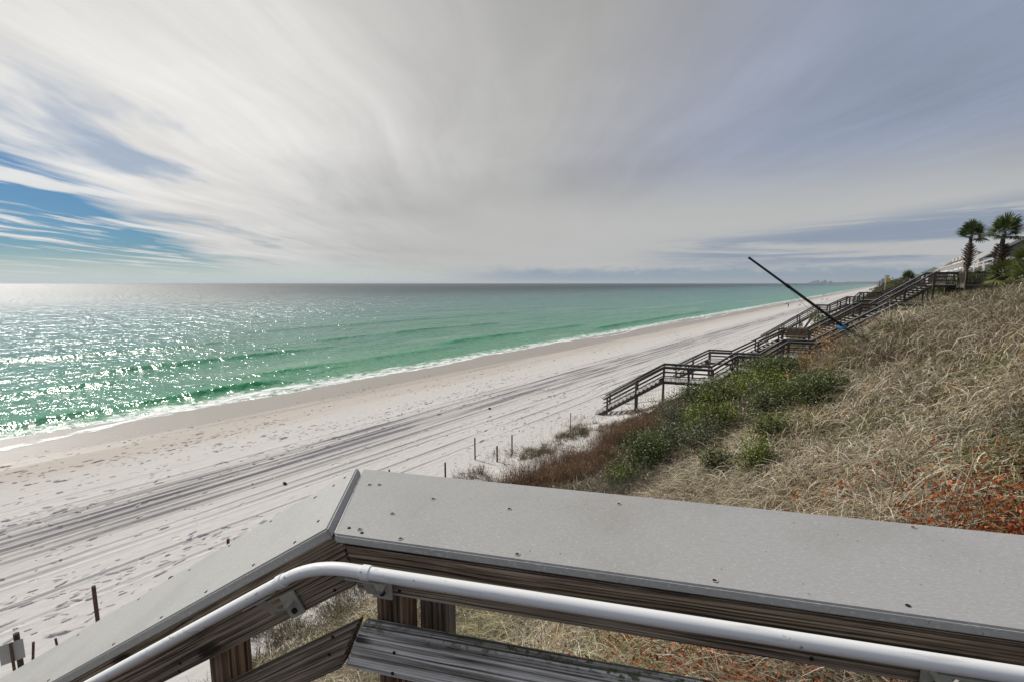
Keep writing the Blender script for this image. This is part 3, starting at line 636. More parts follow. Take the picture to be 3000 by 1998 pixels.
def top_deck():
    z = 9.85; r = empty('railed_deck', PB(27, 1, z), 'dark balustraded timber deck at the head of the middle stairs below the palms', 'deck')
    s0, s1, n0, n1 = 26.25, 33.5, -1.2, 4.6
    k = 0
    for s in np.arange(s0, s1, .15): beam('deck_plank', WOOD_TREAD, r, PB(s+.07, n0, z-.02), PB(s+.07, n1, z-.02), .138, .038)
    for n_ in (n0, n1): beam('deck_beam', WOOD_RAIL, r, PB(s0, n_, z-.15), PB(s1, n_, z-.15), .05, .2)
    beam('deck_beam', WOOD_RAIL, r, PB(s0-.03, n0, z-.15), PB(s0-.03, n1, z-.15), .05, .2)
    seen = set()
    runs = [((s0, n0), (s1, n0)), ((s0, 1.65), (s0, n1)), ((s0, n1), (s1, n1)), ((s0, n0), (s0, -.1))]
    for (a, b_) in runs:
        pa, pb = PB(a[0], a[1], z), PB(b_[0], b_[1], z); L = (pb-pa).length; d = (pb-pa)/L
        beam('cap_rail', WOOD_RAIL, r, pa+ZX*1.06, pb+ZX*1.06, .14, .04); beam('bottom_rail', WOOD_RAIL, r, pa+ZX*.12, pb+ZX*.12, .04, .08); beam('top_rail', WOOD_RAIL, r, pa+ZX*.97, pb+ZX*.97, .04, .09)
        for q in np.arange(.08, L, .15): beam('baluster', WOOD_RAIL, r, pa+d*q+ZX*.16, pa+d*q+ZX*.94, .036, .036, up=SD)
        for q in np.linspace(0, L, max(2, int(L/1.7)+1)):
            p = pa+d*q; key = (round(p.x, 1), round(p.y, 1))
            if key in seen: continue
            seen.add(key); beam('post', WOOD_RAIL, r, (p.x, p.y, hz(p.x, p.y)-.3), (p.x, p.y, z+1.1), .1, .1, up=SD)
top_deck()

# ------------------------------------------------------------------ stakes, sand fences, signs on the beach
def stake(x, y, h, rad, label, lean=(0, 0), cat='stake'):
    z = hz(x, y)
    r = tube_obj('wooden_stake', WOOD_STAKE, None, [(x, y, z-.3), (x+lean[0]*.5, y+lean[1]*.5, z+h*.5), (x+lean[0], y+lean[1], z+h)], rad, 8, False)
    return tag(r, label, cat, 'stakes marking the dune edge')
stake(-17.49, 17.9, 1.29, .04, 'tall weathered stake with the long shadow, seaward of the dune grass')
stake(-16.25, 18.4, .92, .045, 'short weathered stake between the two tall ones at the dune grass tip')
stake(-16.29, 19.76, 1.2, .04, 'tall weathered stake standing at the edge of the dark dune grass')
stake(-16.06, 25.76, 1.16, .028, 'thin lone stake on the sand in front of the staircase foot')
stake(-16.9, 15.1, .84, .045, 'weathered stake whose top clears the level grey rail cap left of the dune grass')
stake(-17.3, 12.0, 1.38, .04, 'weathered stake of which only a dark stub shows over the joint of the caps')
stake(-17.2, 1.7, 1.24, .05, 'brown stake standing alone on the sand above the sloping rail')
stake(-17.0, 5.1, 1.2, .05, 'brown stub of a stake peeking over the middle of the sloping rail', (.0, .05))
stake(-15.4, .22, 1.32, .026, 'thin brown stake leaning beside the sign post at lower left', (.02, .14))
stake(-15.6, .80, 1.03, .024, 'shortest thin stake at lower left, almost hidden by the rail', (-.03, -.06))
MAT_SIGN = simple('sign_back', (.36, .36, .35), .5, .4, .2, .1)
def beach_sign():
    x, y = -15.4, .0; z = hz(x, y)
    r = empty('dune_sign', (x, y, z), 'blank grey back of a small square sign on a thin post at lower left', 'sign')
    tube_obj('sign_post', WOOD_STAKE, r, [(x, y, z-.3), (x, y, z+1.52)], .028, 8, False)
    bm = bmesh.new(); bmesh.ops.create_cube(bm, size=1); bmesh.ops.scale(bm, vec=(.40, .012, .50), verts=bm.verts); bmesh.ops.bevel(bm, geom=bm.edges[:], offset=.004, segments=1, affect='EDGES')
    me = bpy.data.meshes.new('sign_panel'); bm.to_mesh(me); bm.free(); me.materials.append(MAT_SIGN)
    M = Matrix.Rotation(math.radians(80), 4, 'Z'); M.translation = (x-.036, y+.006, z+1.26); link('sign_panel', me, None, r, M)
beach_sign()
x, y = -15.55, .11; r = tube_obj('wooden_post', WOOD_STAKE, None, [(x, y, hz(x, y)-.3), (x, y, hz(x, y)+1.62)], .055, 12, False)
tag(r, 'thick round timber post standing behind the blank sign at lower left', 'post')
def picket_fence(label, pts, n, hgt_, lean=0.):
    a, b_ = pts; r = empty('sand_fence', (*a, hz(*a)), label, 'fence', 'slatted sand fences')
    for i in range(n):
        f = i/(n-1); x = a[0]+(b_[0]-a[0])*f; y = a[1]+(b_[1]-a[1])*f; z = hz(x, y); l = random.uniform(-.04, .04)
        d = Vector((b_[0]-a[0], b_[1]-a[1], 0)).normalized()
        beam('picket', WOOD_STAKE, r, (x, y, z-.15), (x+d.x*l, y+d.y*l, z+hgt_*random.uniform(.93, 1.05)), .05, .014, up=d)
    m = MB()
    for hh in (.25, .55, .85):
        P = []
        for f in np.linspace(0, 1, 14): x = a[0]+(b_[0]-a[0])*f; y = a[1]+(b_[1]-a[1])*f; P.append((x, y, hz(x, y)+hh*hgt_))
        m.tube(P, .006, 4)
    m.build('wire', WOOD_STAKE, r)
F0 = PA(.0, 4.2, 0); F1 = PA(7.4, 4.2, 0)
picket_fence('slatted sand fence climbing the sand just behind the nearest stairs', ((F0.x, F0.y), (F1.x, F1.y)), 60, 1.0)
picket_fence('short slatted sand fence half buried in the rust brown thicket', ((-11.6, 20.6), (-9.6, 22.2)), 17, 1.0)
picket_fence('slatted sand fence on the dune below the middle staircase', ((PB(8.2, -3.5, 0).x, PB(8.2, -3.5, 0).y), (PB(13.2, -3.5, 0).x, PB(13.2, -3.5, 0).y)), 34, 1.0)
# leaning black pole with a blue rag at its foot
MAT_BLACK = simple('black_metal', (.012, .014, .016), .35, .5, .4, .2); MAT_BLUE = simple('blue_cloth', (.03, .22, .50), .7, .2, 0., .3, 20.)
def leaning_pole():
    c = 12.2; K = lambda a, b_, z: Vector((a*math.cos(YAW)-b_*math.sin(YAW), a*math.sin(YAW)+b_*math.cos(YAW), z))
    P0 = K(.735*c, .995*c, 10-.10*c); P1 = K(.5213*c*1.0, 1.015*c, 10+.0547*c); d = P1-P0
    r = empty('leaning_pole', P0, 'black metal pole leaning far out of the dune grass over the beach', 'pole')
    tube_obj('pole_shaft', MAT_BLACK, r, [P0-d*.12, P0, P0+d*.6], .036, 10)
    tube_obj('pole_tip', MAT_BLACK, r, [P0+d*.6, P0+d*.61, P0+d], [.034, .030, .028], 10)
    tube_obj('collar', MAT_BLACK, r, [P0+d*.585, P0+d*.625], .043, 10); tube_obj('end_cap', MAT_BLACK, r, [P0+d*.99, P0+d*1.006], .032, 10)
    q0, q1 = P0+d*.62, P0+d*.05-Vector((0, 0, .12)); pts = [q0.lerp(q1, f)-Vector((0, 0, .42*4*f*(1-f)*.35)) for f in np.linspace(0, 1, 12)]
    tube_obj('slack_line', simple('grey_cord', (.25, .24, .24), .8), r, pts, .004, 5)
    g = P0; bm = bmesh.new(); bmesh.ops.create_icosphere(bm, subdivisions=3, radius=.16)
    for v in bm.verts:
        n = v.co.normalized(); k = .6+.8*float(vn(n.x*3+9, n.y*3+n.z*4+5)); v.co = Vector((n.x*.10*k, n.y*.09*k, n.z*.05*k+.02))
    me = bpy.data.meshes.new('blue_rag'); bm.to_mesh(me); bm.free(); me.materials.append(MAT_BLUE)
    side = K(-.12, 0, 0)
    rg = link('blue_rag', me, None, None, Matrix.Translation(g+side+Vector((0, 0, .02)))); tag(rg, 'bright blue rag bunched at the foot of the leaning black pole', 'cloth')
leaning_pole()
# pale timber marker beside the far stairs, its tan board
def marker():
    x, y = -13.2, 111.; z = hz(x, y); r = empty('beach_marker', (x, y, z), 'small tan board on two short posts, on the sand by the middle stairs', 'marker')
    for dx in (-.5, .5): tube_obj('marker_post', WOOD_TAN, r, [(x+dx, y, z-.2), (x+dx, y, z+1.1)], .07, 6, False)
    b = MB(); b.box((x-.62, y-.1, z+.75), (x-.1, y-.1, z+.75), .05, .7); b.build('marker_board', WOOD_TAN, r)
marker()
p0, p1 = PC(23.4, -.8, 0), PC(24.4, -.2, 6.6)
b = tube_obj('leaning_support', simple('pink_grey_pole', (.26, .19, .19), .7), stairsC, [(p0.x-1.6, p0.y, hz(p0.x-1.6, p0.y)-.2), tuple(p1)], .16, 8, False)

# ------------------------------------------------------------------ people and things far down the beach
MAT_SKIN = simple('skin', (.35, .20, .14), .6); MAT_CLOTH = simple('dark_clothes', (.025, .027, .035), .9); MAT_CLOTH2 = simple('grey_clothes', (.12, .11, .12), .9); MAT_HAIR = simple('hair', (.03, .02, .015), .7)
def person(x, y, face, label, pose='stand', mat=MAT_CLOTH):
    z = hz(x, y)
    if pose == 'sit':
        J = {'p': (0, 0, .22), 's': (0, -.12, .50), 'n': (0, -.15, .66), 'h': (0, -.13, .80), 'lk': (.12, .42, .42), 'rk': (-.12, .42, .42), 'lf': (.12, .62, .06), 'rf': (-.12, .62, .06), 'lt': (.12, .74, .04), 'rt': (-.12, .74, .04),
             'lS': (.19, -.13, .60), 'rS': (-.19, -.13, .60), 'le': (.25, .02, .40), 're': (-.25, .02, .40), 'lh': (.16, .24, .40), 'rh': (-.16, .24, .40), 'lH': (.09, .02, .2), 'rH': (-.09, .02, .2)}
    else:
        w = .16 if pose == 'walk' else .03
        J = {'p': (0, 0, .93), 's': (0, 0, 1.22), 'n': (0, 0, 1.47), 'h': (0, .02, 1.63), 'lk': (.10, w, .50), 'rk': (-.10, -w*.5, .50), 'lf': (.10, w*1.2, .07), 'rf': (-.10, -w*1.6, .09), 'lt': (.11, w*1.2+.16, .03), 'rt': (-.11, -w*1.6+.15, .03),
             'lS': (.19, 0, 1.40), 'rS': (-.19, 0, 1.40), 'le': (.25, -w*.7, 1.12), 're': (-.25, w*.6, 1.12), 'lh': (.25, -w*.7+.08, .86), 'rh': (-.25, w*.9+.05, .88), 'lH': (.1, 0, .88), 'rH': (-.1, 0, .88)}
    E = ['p s', 's n', 'n h', 'p lH', 'lH lk', 'lk lf', 'lf lt', 'p rH', 'rH rk', 'rk rf', 'rf rt', 'n lS', 'lS le', 'le lh', 'n rS', 'rS re', 're rh']
    Rd = {'p': .15, 's': .15, 'n': .06, 'h': .10, 'lk': .065, 'rk': .065, 'lf': .045, 'rf': .045, 'lt': .035, 'rt': .035, 'lS': .065, 'rS': .065, 'le': .045, 're': .045, 'lh': .035, 'rh': .035, 'lH': .09, 'rH': .09}
    ks = list(J); me = bpy.data.meshes.new('person'); me.from_pydata([J[k] for k in ks], [tuple(ks.index(q) for q in e.split()) for e in E], [])
    ob = bpy.data.objects.new('person', me); C.objects.link(ob); md = ob.modifiers.new('skin', 'SKIN')
    for k, sv in zip(ks, me.skin_vertices[0].data): sv.radius = (Rd[k], Rd[k]); sv.use_root = (k == 'p')
    sb = ob.modifiers.new('sub', 'SUBSURF'); sb.levels = sb.render_levels = 1
    dg = bpy.context.evaluated_depsgraph_get(); me2 = bpy.data.meshes.new_from_object(ob.evaluated_get(dg)); bpy.data.objects.remove(ob)
    me2.materials.clear(); me2.materials.append(mat); me2.materials.append(MAT_SKIN)
    hz0 = J['n'][2]+.04; mi = []
    for pl in me2.polygons: mi.append(1 if pl.center.z > hz0 or (abs(pl.center.x) > .2 and pl.center.z < J['le'][2]) else 0)
    me2.polygons.foreach_set('material_index', mi); me2.polygons.foreach_set('use_smooth', [True]*len(mi))
    r = link('person', me2); r.location = (x, y, z); r.rotation_euler = (0, 0, face)
    h = J['h']; bm = bmesh.new(); bmesh.ops.create_icosphere(bm, subdivisions=2, radius=.115); bmesh.ops.translate(bm, verts=bm.verts, vec=(h[0], h[1]-.025, h[2]+.03))
    mh = bpy.data.meshes.new('hair'); bm.to_mesh(mh); bm.free(); mh.materials.append(MAT_HAIR); link('hair', mh, None, r)
    return tag(r, label, 'person')
person(-32.9, 226, 2.4, 'person in dark clothes standing alone on the pale beach', 'stand')
person(-30.6, 241, 1.9, 'person in dark clothes sitting on the sand right of the standing one', 'sit')
person(-43.2, 470, .3, 'left one of two people walking along the waterline', 'walk', MAT_CLOTH2); person(-42.0, 472, .3, 'right one of two people walking along the waterline', 'walk')
MAT_DARKCL = simple('dark_canvas', (.03, .032, .04), .8)
def chair(x, y, rz, label):
    z = hz(x, y); r = empty('beach_chair', (x, y, z), label, 'chair', 'dark beach chairs by the water', rz); W_ = lambda px, py, pz: Matrix.Translation((x, y, z)) @ Matrix.Rotation(rz, 4, 'Z') @ Vector((px, py, pz))
    b = MB(); b.box(W_(-.35, 0, .32), W_(.35, 0, .32), .62, .05); b.build('seat', MAT_DARKCL, r)
    b = MB(); b.box(W_(0, -.3, .35), W_(0, -.75, 1.1), .7, .05); b.build('backrest', MAT_DARKCL, r)
    for sx in (-.33, .33): tube_obj('leg', MAT_BLACK, r, [W_(sx, .3, 0), W_(sx, -.3, .6)], .025, 5); tube_obj('leg', MAT_BLACK, r, [W_(sx, -.4, 0), W_(sx, .25, .33)], .025, 5)
chair(-39.4, 262, 2.2, 'single dark beach chair nearest the waterline'); chair(-31.0, 330, 2., 'left chair of the far left pair on the sand'); chair(-28.7, 332, 2., 'right chair of the far left pair on the sand')
chair(-20.2, 322, 2., 'left chair of the pair near the third staircase'); chair(-18.6, 322, 2., 'right chair of the pair near the third staircase')
MAT_WEED = simple('dark_seaweed', (.02, .016, .012), .9)
for k, (x, y, s, lb) in enumerate([(-18.0, 3.7, .11, 'dark lump of seaweed on the sand just above the sloping rail'), (-24.2, 26.5, .10, 'lone dark lump on the sand above the wheel tracks near the stakes'), (-22.8, 9.6, .09, 'small dark lump among the wheel tracks above the cap joint')]):
    bm = bmesh.new(); bmesh.ops.create_icosphere(bm, subdivisions=2, radius=1)
    for v in bm.verts: q = .7+.6*float(vn(v.co.x*2+k*7, v.co.y*2+v.co.z*3)); v.co = Vector((v.co.x*s*1.5*q, v.co.y*s*q, v.co.z*s*.7*q))
    me = bpy.data.meshes.new('seaweed_clump'); bm.to_mesh(me); bm.free(); tag(link('seaweed_clump', me, MAT_WEED, None, Matrix.Translation((x, y, hz(x, y)+s*.3))), lb, 'seaweed')
MAT_FLAG = simple('yellow_flag', (.75, .62, .03), .7); MAT_POLEW = simple('pale_pole', (.5, .42, .42), .6)
def flag():
    x, y = -.75, 122.; z = hz(x, y); r = empty('beach_flag', (x, y, z), 'yellow beach warning flag on a pale pole beyond the stairs', 'flag')
    tube_obj('flag_pole', MAT_POLEW, r, [(x, y, z-.3), (x, y, 11.4)], .05, 8)
    V, F = [], []
    for i in range(9):
        for j in range(5):
            f = i/8; V.append((x+.06+f*.7, y+f*.55+.12*math.sin(f*7), 10.3+j/4*.9-f*f*.25+.05*math.sin(f*9+j)))
    for i in range(8):
        for j in range(4): F.append((i*5+j, (i+1)*5+j, (i+1)*5+j+1, i*5+j+1))
    me = mesh('flag_cloth', V, F, True); me.materials.append(MAT_FLAG); me.transform(abs_mat(r).inverted()); link('flag_cloth', me, None, r)
flag()

# ------------------------------------------------------------------ houses on the bluff
MAT_WHITE = simple('white_paint', (.74, .74, .73), .5, .4, 0, .06); MAT_SIDING = simple('grey_brown_siding', (.20, .185, .165), .8, .2, 0, .12); MAT_ROOFG = simple('grey_green_roof', (.17, .19, .17), .7, .3, 0, .15)
MAT_PEACH = simple('peach_stucco', (.52, .40, .33), .85, .2, 0, .08); MAT_ROOFP = simple('faded_shingle', (.30, .27, .245), .85, .2, 0, .15); MAT_TRIMR = simple('dark_red_trim', (.10, .045, .04), .7); MAT_GREYH = simple('pale_grey_siding', (.46, .46, .45), .8)
def quad_slab(b, pts, th):
    P = [Vector(p) for p in pts]; n = (P[1]-P[0]).cross(P[2]-P[0]).normalized()*th; b.add(P+[p-n for p in P], [(0, 1, 2, 3), (7, 6, 5, 4), (0, 4, 5, 1), (1, 5, 6, 2), (2, 6, 7, 3), (3, 7, 4, 0)])
def window(r, x, y, z, w, h, ax, mat=MAT_WHITE):
    """a framed window on a wall facing -Y (ax='x') or -X (ax='y')"""
    d = Vector((1, 0, 0)) if ax == 'x' else Vector((0, 1, 0)); o = Vector((0, -1, 0)) if ax == 'x' else Vector((-1, 0, 0)); c = Vector((x, y, z))
    b = MB()
    for s in (-1, 1): b.box(c+d*s*w/2-ZX*h/2+o*.04, c+d*s*w/2+ZX*h/2+o*.04, .1, .1, up=o); b.box(c-d*(w/2+.05)+ZX*s*h/2+o*.045, c+d*(w/2+.05)+ZX*s*h/2+o*.045, .1, .1)
    f = b.build('window', mat, r); b = MB(); b.box(c-d*w/2+o*.02, c+d*w/2+o*.02, .03, h); b.build('pane', MAT_GLASS, f)
def railing(r, P0, P1, h=1., step=.3, mat=None, name='railing'):
    mat = mat or MAT_WHITE; P0, P1 = Vector(P0), Vector(P1); L = (P1-P0).length; b = MB()
    b.box(P0+ZX*h, P1+ZX*h, .1, .08); b.box(P0+ZX*.12, P1+ZX*.12, .06, .07)
    for q in np.arange(0, L+.01, step): p = P0.lerp(P1, q/L); b.box(p+ZX*.1, p+ZX*h, .06, .06, up=(1, 0, 0))
    b.build(name, mat, r)
def white_house():
    X0, XR, X1, Y0, Y1 = 7.7, 12.1, 16.5, 77.6, 90.; ze, zr = 13.0, 15.95
    r = empty('beach_house', (12, 84, 10), 'grey house with wide white gable trim and white balcony rails behind the palms', 'house')
    b = MB(); V = [(X0+.9, Y0+.8, 9.3), (X1-.9, Y0+.8, 9.3), (X1-.9, Y0+.8, ze+.35), (XR, Y0+.8, zr-.25), (X0+.9, Y0+.8, ze+.35)]; n = 5
    b.add(V+[(x, Y1, z) for x, y, z in V], [(4, 3, 2, 1, 0), (5, 6, 7, 8, 9)]+[(i, (i+1) % n, n+(i+1) % n, n+i) for i in range(n)]); b.build('wall', MAT_SIDING, r)
    b = MB(); quad_slab(b, [(X0, Y0, ze), (XR, Y0, zr), (XR, Y1+.6, zr), (X0, Y1+.6, ze)], -.12); quad_slab(b, [(XR, Y0, zr), (X1, Y0, ze), (X1, Y1+.6, ze), (XR, Y1+.6, zr)], -.12); rf = b.build('roof', MAT_ROOFG, r)
    for s, xe in ((-1, X0), (1, X1)):
        b = MB(); b.box((xe, Y0-.05, ze-.06), (XR, Y0-.05, zr-.06), .09, .50); b.box((xe-s*-.35, Y0+.12, ze-.44), (XR, Y0+.12, zr-.58), .09, .26); b.build('bargeboard', MAT_WHITE, r)
    for k in range(3): tube_obj('vent_pipe', MAT_SIDING, rf, [(8.9+k*.62, 83, ze+.6+k*.42), (8.9+k*.62, 83, ze+1.3+k*.42)], .12, 6)
    b = MB(); b.box((X0+.6, Y0+.4, ze-.15), (X1-.6, Y0+.4, ze-.15), .25, .3); b.build('porch_beam', MAT_WHITE, r)
    for x in (X0+.7, 10.2, 12.6, 15.6): b = MB(); b.box((x, Y0+.4, 9.5), (x, Y0+.4, ze-.2), .2, .2, up=(1, 0, 0)); b.build('porch_post', MAT_WHITE, r)
    railing(r, (X0-.6, Y0-1, 11.2), (X1, Y0-1, 11.2), 1.0, .9); railing(r, (X0-1.9, Y0-1.5, 10.6), (X0-.6, Y0-1.2, 11.2), .9, .5)
    b = MB(); b.box((X0-.6, Y0-.4, 11.1), (X1, Y0-.4, 11.1), 1.6, .2); b.build('balcony_floor', MAT_WHITE, r)
    for x in (9.6, 11.6, 13.6): window(r, x, Y0+.78, 12.2, 1.1, 1.5, 'x')
    # white panelled terrace wall and its sloping stair rail
    b = MB(); b.box((5.4, 78.2, 10.6), (9.6, 78.2, 10.6), .1, 1.5); w = b.build('terrace_wall', MAT_GREYH, r)
    for x in np.arange(5.5, 9.7, .6): b = MB(); b.box((x, 78.12, 9.9), (x, 78.12, 11.5), .1, .12, up=(1, 0, 0)); b.build('batten', MAT_WHITE, w)
    b = MB(); b.box((5.2, 78, 11.3), (9.3, 77.6, 12.9), .14, .12); b.box((5.2, 78, 10.95), (9.3, 77.6, 12.5), .1, .08)
    for q in np.linspace(0, 1, 6): b.box((5.2+4.1*q, 78-.4*q, 10.5+1.6*q), (5.2+4.1*q, 78-.4*q, 11.3+1.6*q), .1, .1, up=(1, 0, 0))
    b.build('stair_railing', MAT_WHITE, r)
white_house()
_h = bpy.data.objects['beach_house']; _h.rotation_euler.z = math.radians(-22); _h.location = (14.1, 83.3, 10)
def block(name, label, x0, x1, y0, y1, z0, z1, wall, roof, nw=4, peak=None, storeys=1, mullion=MAT_WHITE, balcony=True):
    r = empty(name, ((x0+x1)/2, (y0+y1)/2, z0), label, 'house'); b = MB(); b.box(((x0+x1)/2, y0, (z0+z1)/2), ((x0+x1)/2, y1, (z0+z1)/2), x1-x0, z1-z0); b.build('wall', wall, r)
    if peak:
        o = .5; cx, cy = (x0+x1)/2, (y0+y1)/2; k = min(x1-x0, y1-y0)*.3; b = MB()
        V = [(x0-o, y0-o, z1), (x1+o, y0-o, z1), (x1+o, y1+o, z1), (x0-o, y1+o, z1), (cx-.2, y0+k, peak), (cx-.2, y1-k, peak)]
        b.add(V, [(0, 1, 4), (1, 2, 5, 4), (2, 3, 5), (3, 0, 4, 5), (3, 2, 1, 0)]); b.build('roof', roof, r)
    else:
        b = MB(); b.box(((x0+x1)/2, y0-.2, z1+.12), ((x0+x1)/2, y1+.2, z1+.12), x1-x0+.4, .28); b.build('roof', roof, r)
    for s in range(storeys):
        zc = z0+(z1-z0)*(s+.5)/storeys
        for q in range(nw): window(r, x0-.002, y0+(y1-y0)*(q+.5)/nw, zc, (y1-y0)/nw*.55, (z1-z0)/storeys*.5, 'y', mullion)
        for q in range(2): window(r, x0+(x1-x0)*(q+.5)/2, y0-.002, zc, (x1-x0)*.25, (z1-z0)/storeys*.5, 'x', mullion)
        if balcony:
            b = MB(); b.box((x0-.9, y0, zc-(z1-z0)/storeys*.42), (x0-.9, y1, zc-(z1-z0)/storeys*.42), 1.8, .18); b.build('balcony_floor', mullion, r); railing(r, (x0-1.75, y0, zc-(z1-z0)/storeys*.42), (x0-1.75, y1, zc-(z1-z0)/storeys*.42), .95, .8, mullion)
    return r
rp = block('beach_house', 'long peach house with flat roof and white framed windows left of the palm trunk', 9.9, 18, 97, 136, 9.8, 14.3, MAT_PEACH, MAT_ROOFP, 8, None, 2)
for q in range(6): b = MB(); b.box((9.9, 100+q*6, 14.6), (9.9, 103+q*6, 14.6), .5, .5); b.build('parapet', MAT_GREYH, rp)
r = block('beach_house', 'faded hip roofed house with a dark red diagonal brace above the railed deck', 9.0, 15, 152, 166, 10, 12.9, MAT_GREYH, MAT_ROOFP, 4, 16.0)
b = MB(); b.box((10.2, 150, 10.2), (11.2, 150, 14.9), .5, .6); b.build('brace', MAT_TRIMR, r)
block('beach_house', 'low house with a dark grey hip roof at the left end of the railed deck', 8.2, 13.5, 200, 214, 10, 13.4, MAT_GREYH, MAT_ROOFG, 3, 15.1)
block('beach_house', 'small white box house on the bluff left of the railed deck', 7.2, 13, 300, 316, 10.4, 14.0, MAT_WHITE, MAT_WHITE, 4, None)
for k in range(7):
    y = 430+k*110+30*random.random(); x = 6+4*random.random()
    block('beach_house', ['nearest', 'second nearest', 'third nearest', 'fourth nearest', 'fifth nearest', 'sixth nearest', 'farthest'][k]+' tiny pale house along the distant bluff beyond the flag', x, x+14, y, y+16, 8, 13+4*random.random(), [MAT_GREYH, MAT_PEACH, MAT_WHITE][k % 3], MAT_ROOFP, 3, None, 1, MAT_WHITE, False)

# ------------------------------------------------------------------ vegetation
def leaf_mat(name, trans=.25, rough=.7, spec=.15):
    m, t, out = new_mat(name); a = t.n('ShaderNodeAttribute', attribute_name='Col').outputs['Color']
    p = t.n('ShaderNodeBsdfPrincipled'); t.L.new(a, p.inputs['Base Color']); p.inputs['Roughness'].default_value = rough; p.inputs['Specular IOR Level'].default_value = spec
    tr = t.n('ShaderNodeBsdfTranslucent'); t.L.new(a, tr.inputs['Color']); mx = t.n('ShaderNodeMixShader'); mx.inputs[0].default_value = trans
    t.L.new(p.outputs[0], mx.inputs[1]); t.L.new(tr.outputs[0], mx.inputs[2]); t.L.new(mx.outputs[0], out.inputs[0]); return m
MAT_GRASS = leaf_mat('dry_grass', .16); MAT_LEAF = leaf_mat('green_leaf', .22, .45, .35); MAT_LITTER = leaf_mat('fallen_leaf', .25, .6, .25); MAT_FROND = leaf_mat('palm_frond', .18, .42, .4)
MAT_STEM = simple('grey_stem', (.09, .075, .06), .9); MAT_TRUNK = simple('palm_trunk', (.13, .105, .085), .9, .1, 0, .4, 9.); MAT_BOOT = simple('palm_boots', (.085, .062, .048), .9, .1, 0, .4, 12.)
def blades(P, L, W, az, e0, droop, col, seg):
    n = len(P); dirh = np.stack([np.cos(az), np.sin(az), 0*az], -1); tw = az+np.pi/2+rng.normal(0, .5, n); wd = np.stack([np.cos(tw), np.sin(tw), .25*rng.normal(0, 1, n)], -1)
    V = np.empty((n, (seg+1)*2, 3)); p = P.copy()
    for k in range(seg+1):
        w = W*(1-.8*(k/seg)**1.5)*.5; V[:, 2*k] = p-wd*w[:, None]; V[:, 2*k+1] = p+wd*w[:, None]
        if k < seg:
            e = e0-droop*(k+.3)/seg; p = p+(dirh*np.cos(e)[:, None]+np.array([0, 0, 1.])*np.sin(e)[:, None])*(L/seg)[:, None]
    base = (np.arange(n)*(seg+1)*2)[:, None]; F = np.concatenate([base+np.array([[2*k, 2*k+1, 2*k+3, 2*k+2]]) for k in range(seg)], 0)
    return V.reshape(-1, 3), F, np.repeat(col, (seg+1)*2, 0)
def merge(parts):
    V, F, Cc, o = [], [], [], 0
    for v, f, c in parts: V.append(v); F.append(f+o); Cc.append(c); o += len(v)
    return np.concatenate(V), np.concatenate(F), np.concatenate(Cc)
def wedge(n, r0, r1, a0, a1, pw=0.):
    """ground points in a fan before the viewpoint, thinning with distance"""
    u = rng.random(n); r = r0*(r1/r0)**u if pw == 0 else (r0**pw+u*(r1**pw-r0**pw))**(1/pw)
    a = np.radians(rng.uniform(a0, a1, n)); A, B = r*np.sin(a), r*np.cos(a)
    return A*math.cos(YAW)-B*math.sin(YAW), A*math.sin(YAW)+B*math.cos(YAW), r
def pick(n, pal, w=None):
    pal = np.array(pal); i = rng.choice(len(pal), n, p=None if w is None else np.array(w)/sum(w)); return pal[i]*rng.uniform(.6, 1.3, (n, 1))*rng.normal(1, .05, (n, 3))
STRAW = [(.70, .60, .435), (.50, .42, .29), (.31, .25, .17), (.82, .75, .60), (.27, .235, .175), (.23, .235, .125), (.36, .21, .105)]
HOLLOW = lambda X, Y: sst(-1.5, 1.5, Y-np.clip(9+(X+2.8)*2.2, 7, 17)-4)        # past the crest of the near shoulder
def grass_cover(X, Y):
    """0..1: how much dry grass grows here"""
    g = sst(-14.2, -10.5, X+1.2*(fbm(X*.6, Y*.6, 3)-.5)*2)
    t = sst(.50, .62, fbm(X*.55+3, Y*.55+8, 4))*sst(-18.2, -15.2, X)*sst(10, 14, Y)*(1-sst(28, 36, Y))
    return np.clip(np.maximum(g, t*.7), 0, 1)
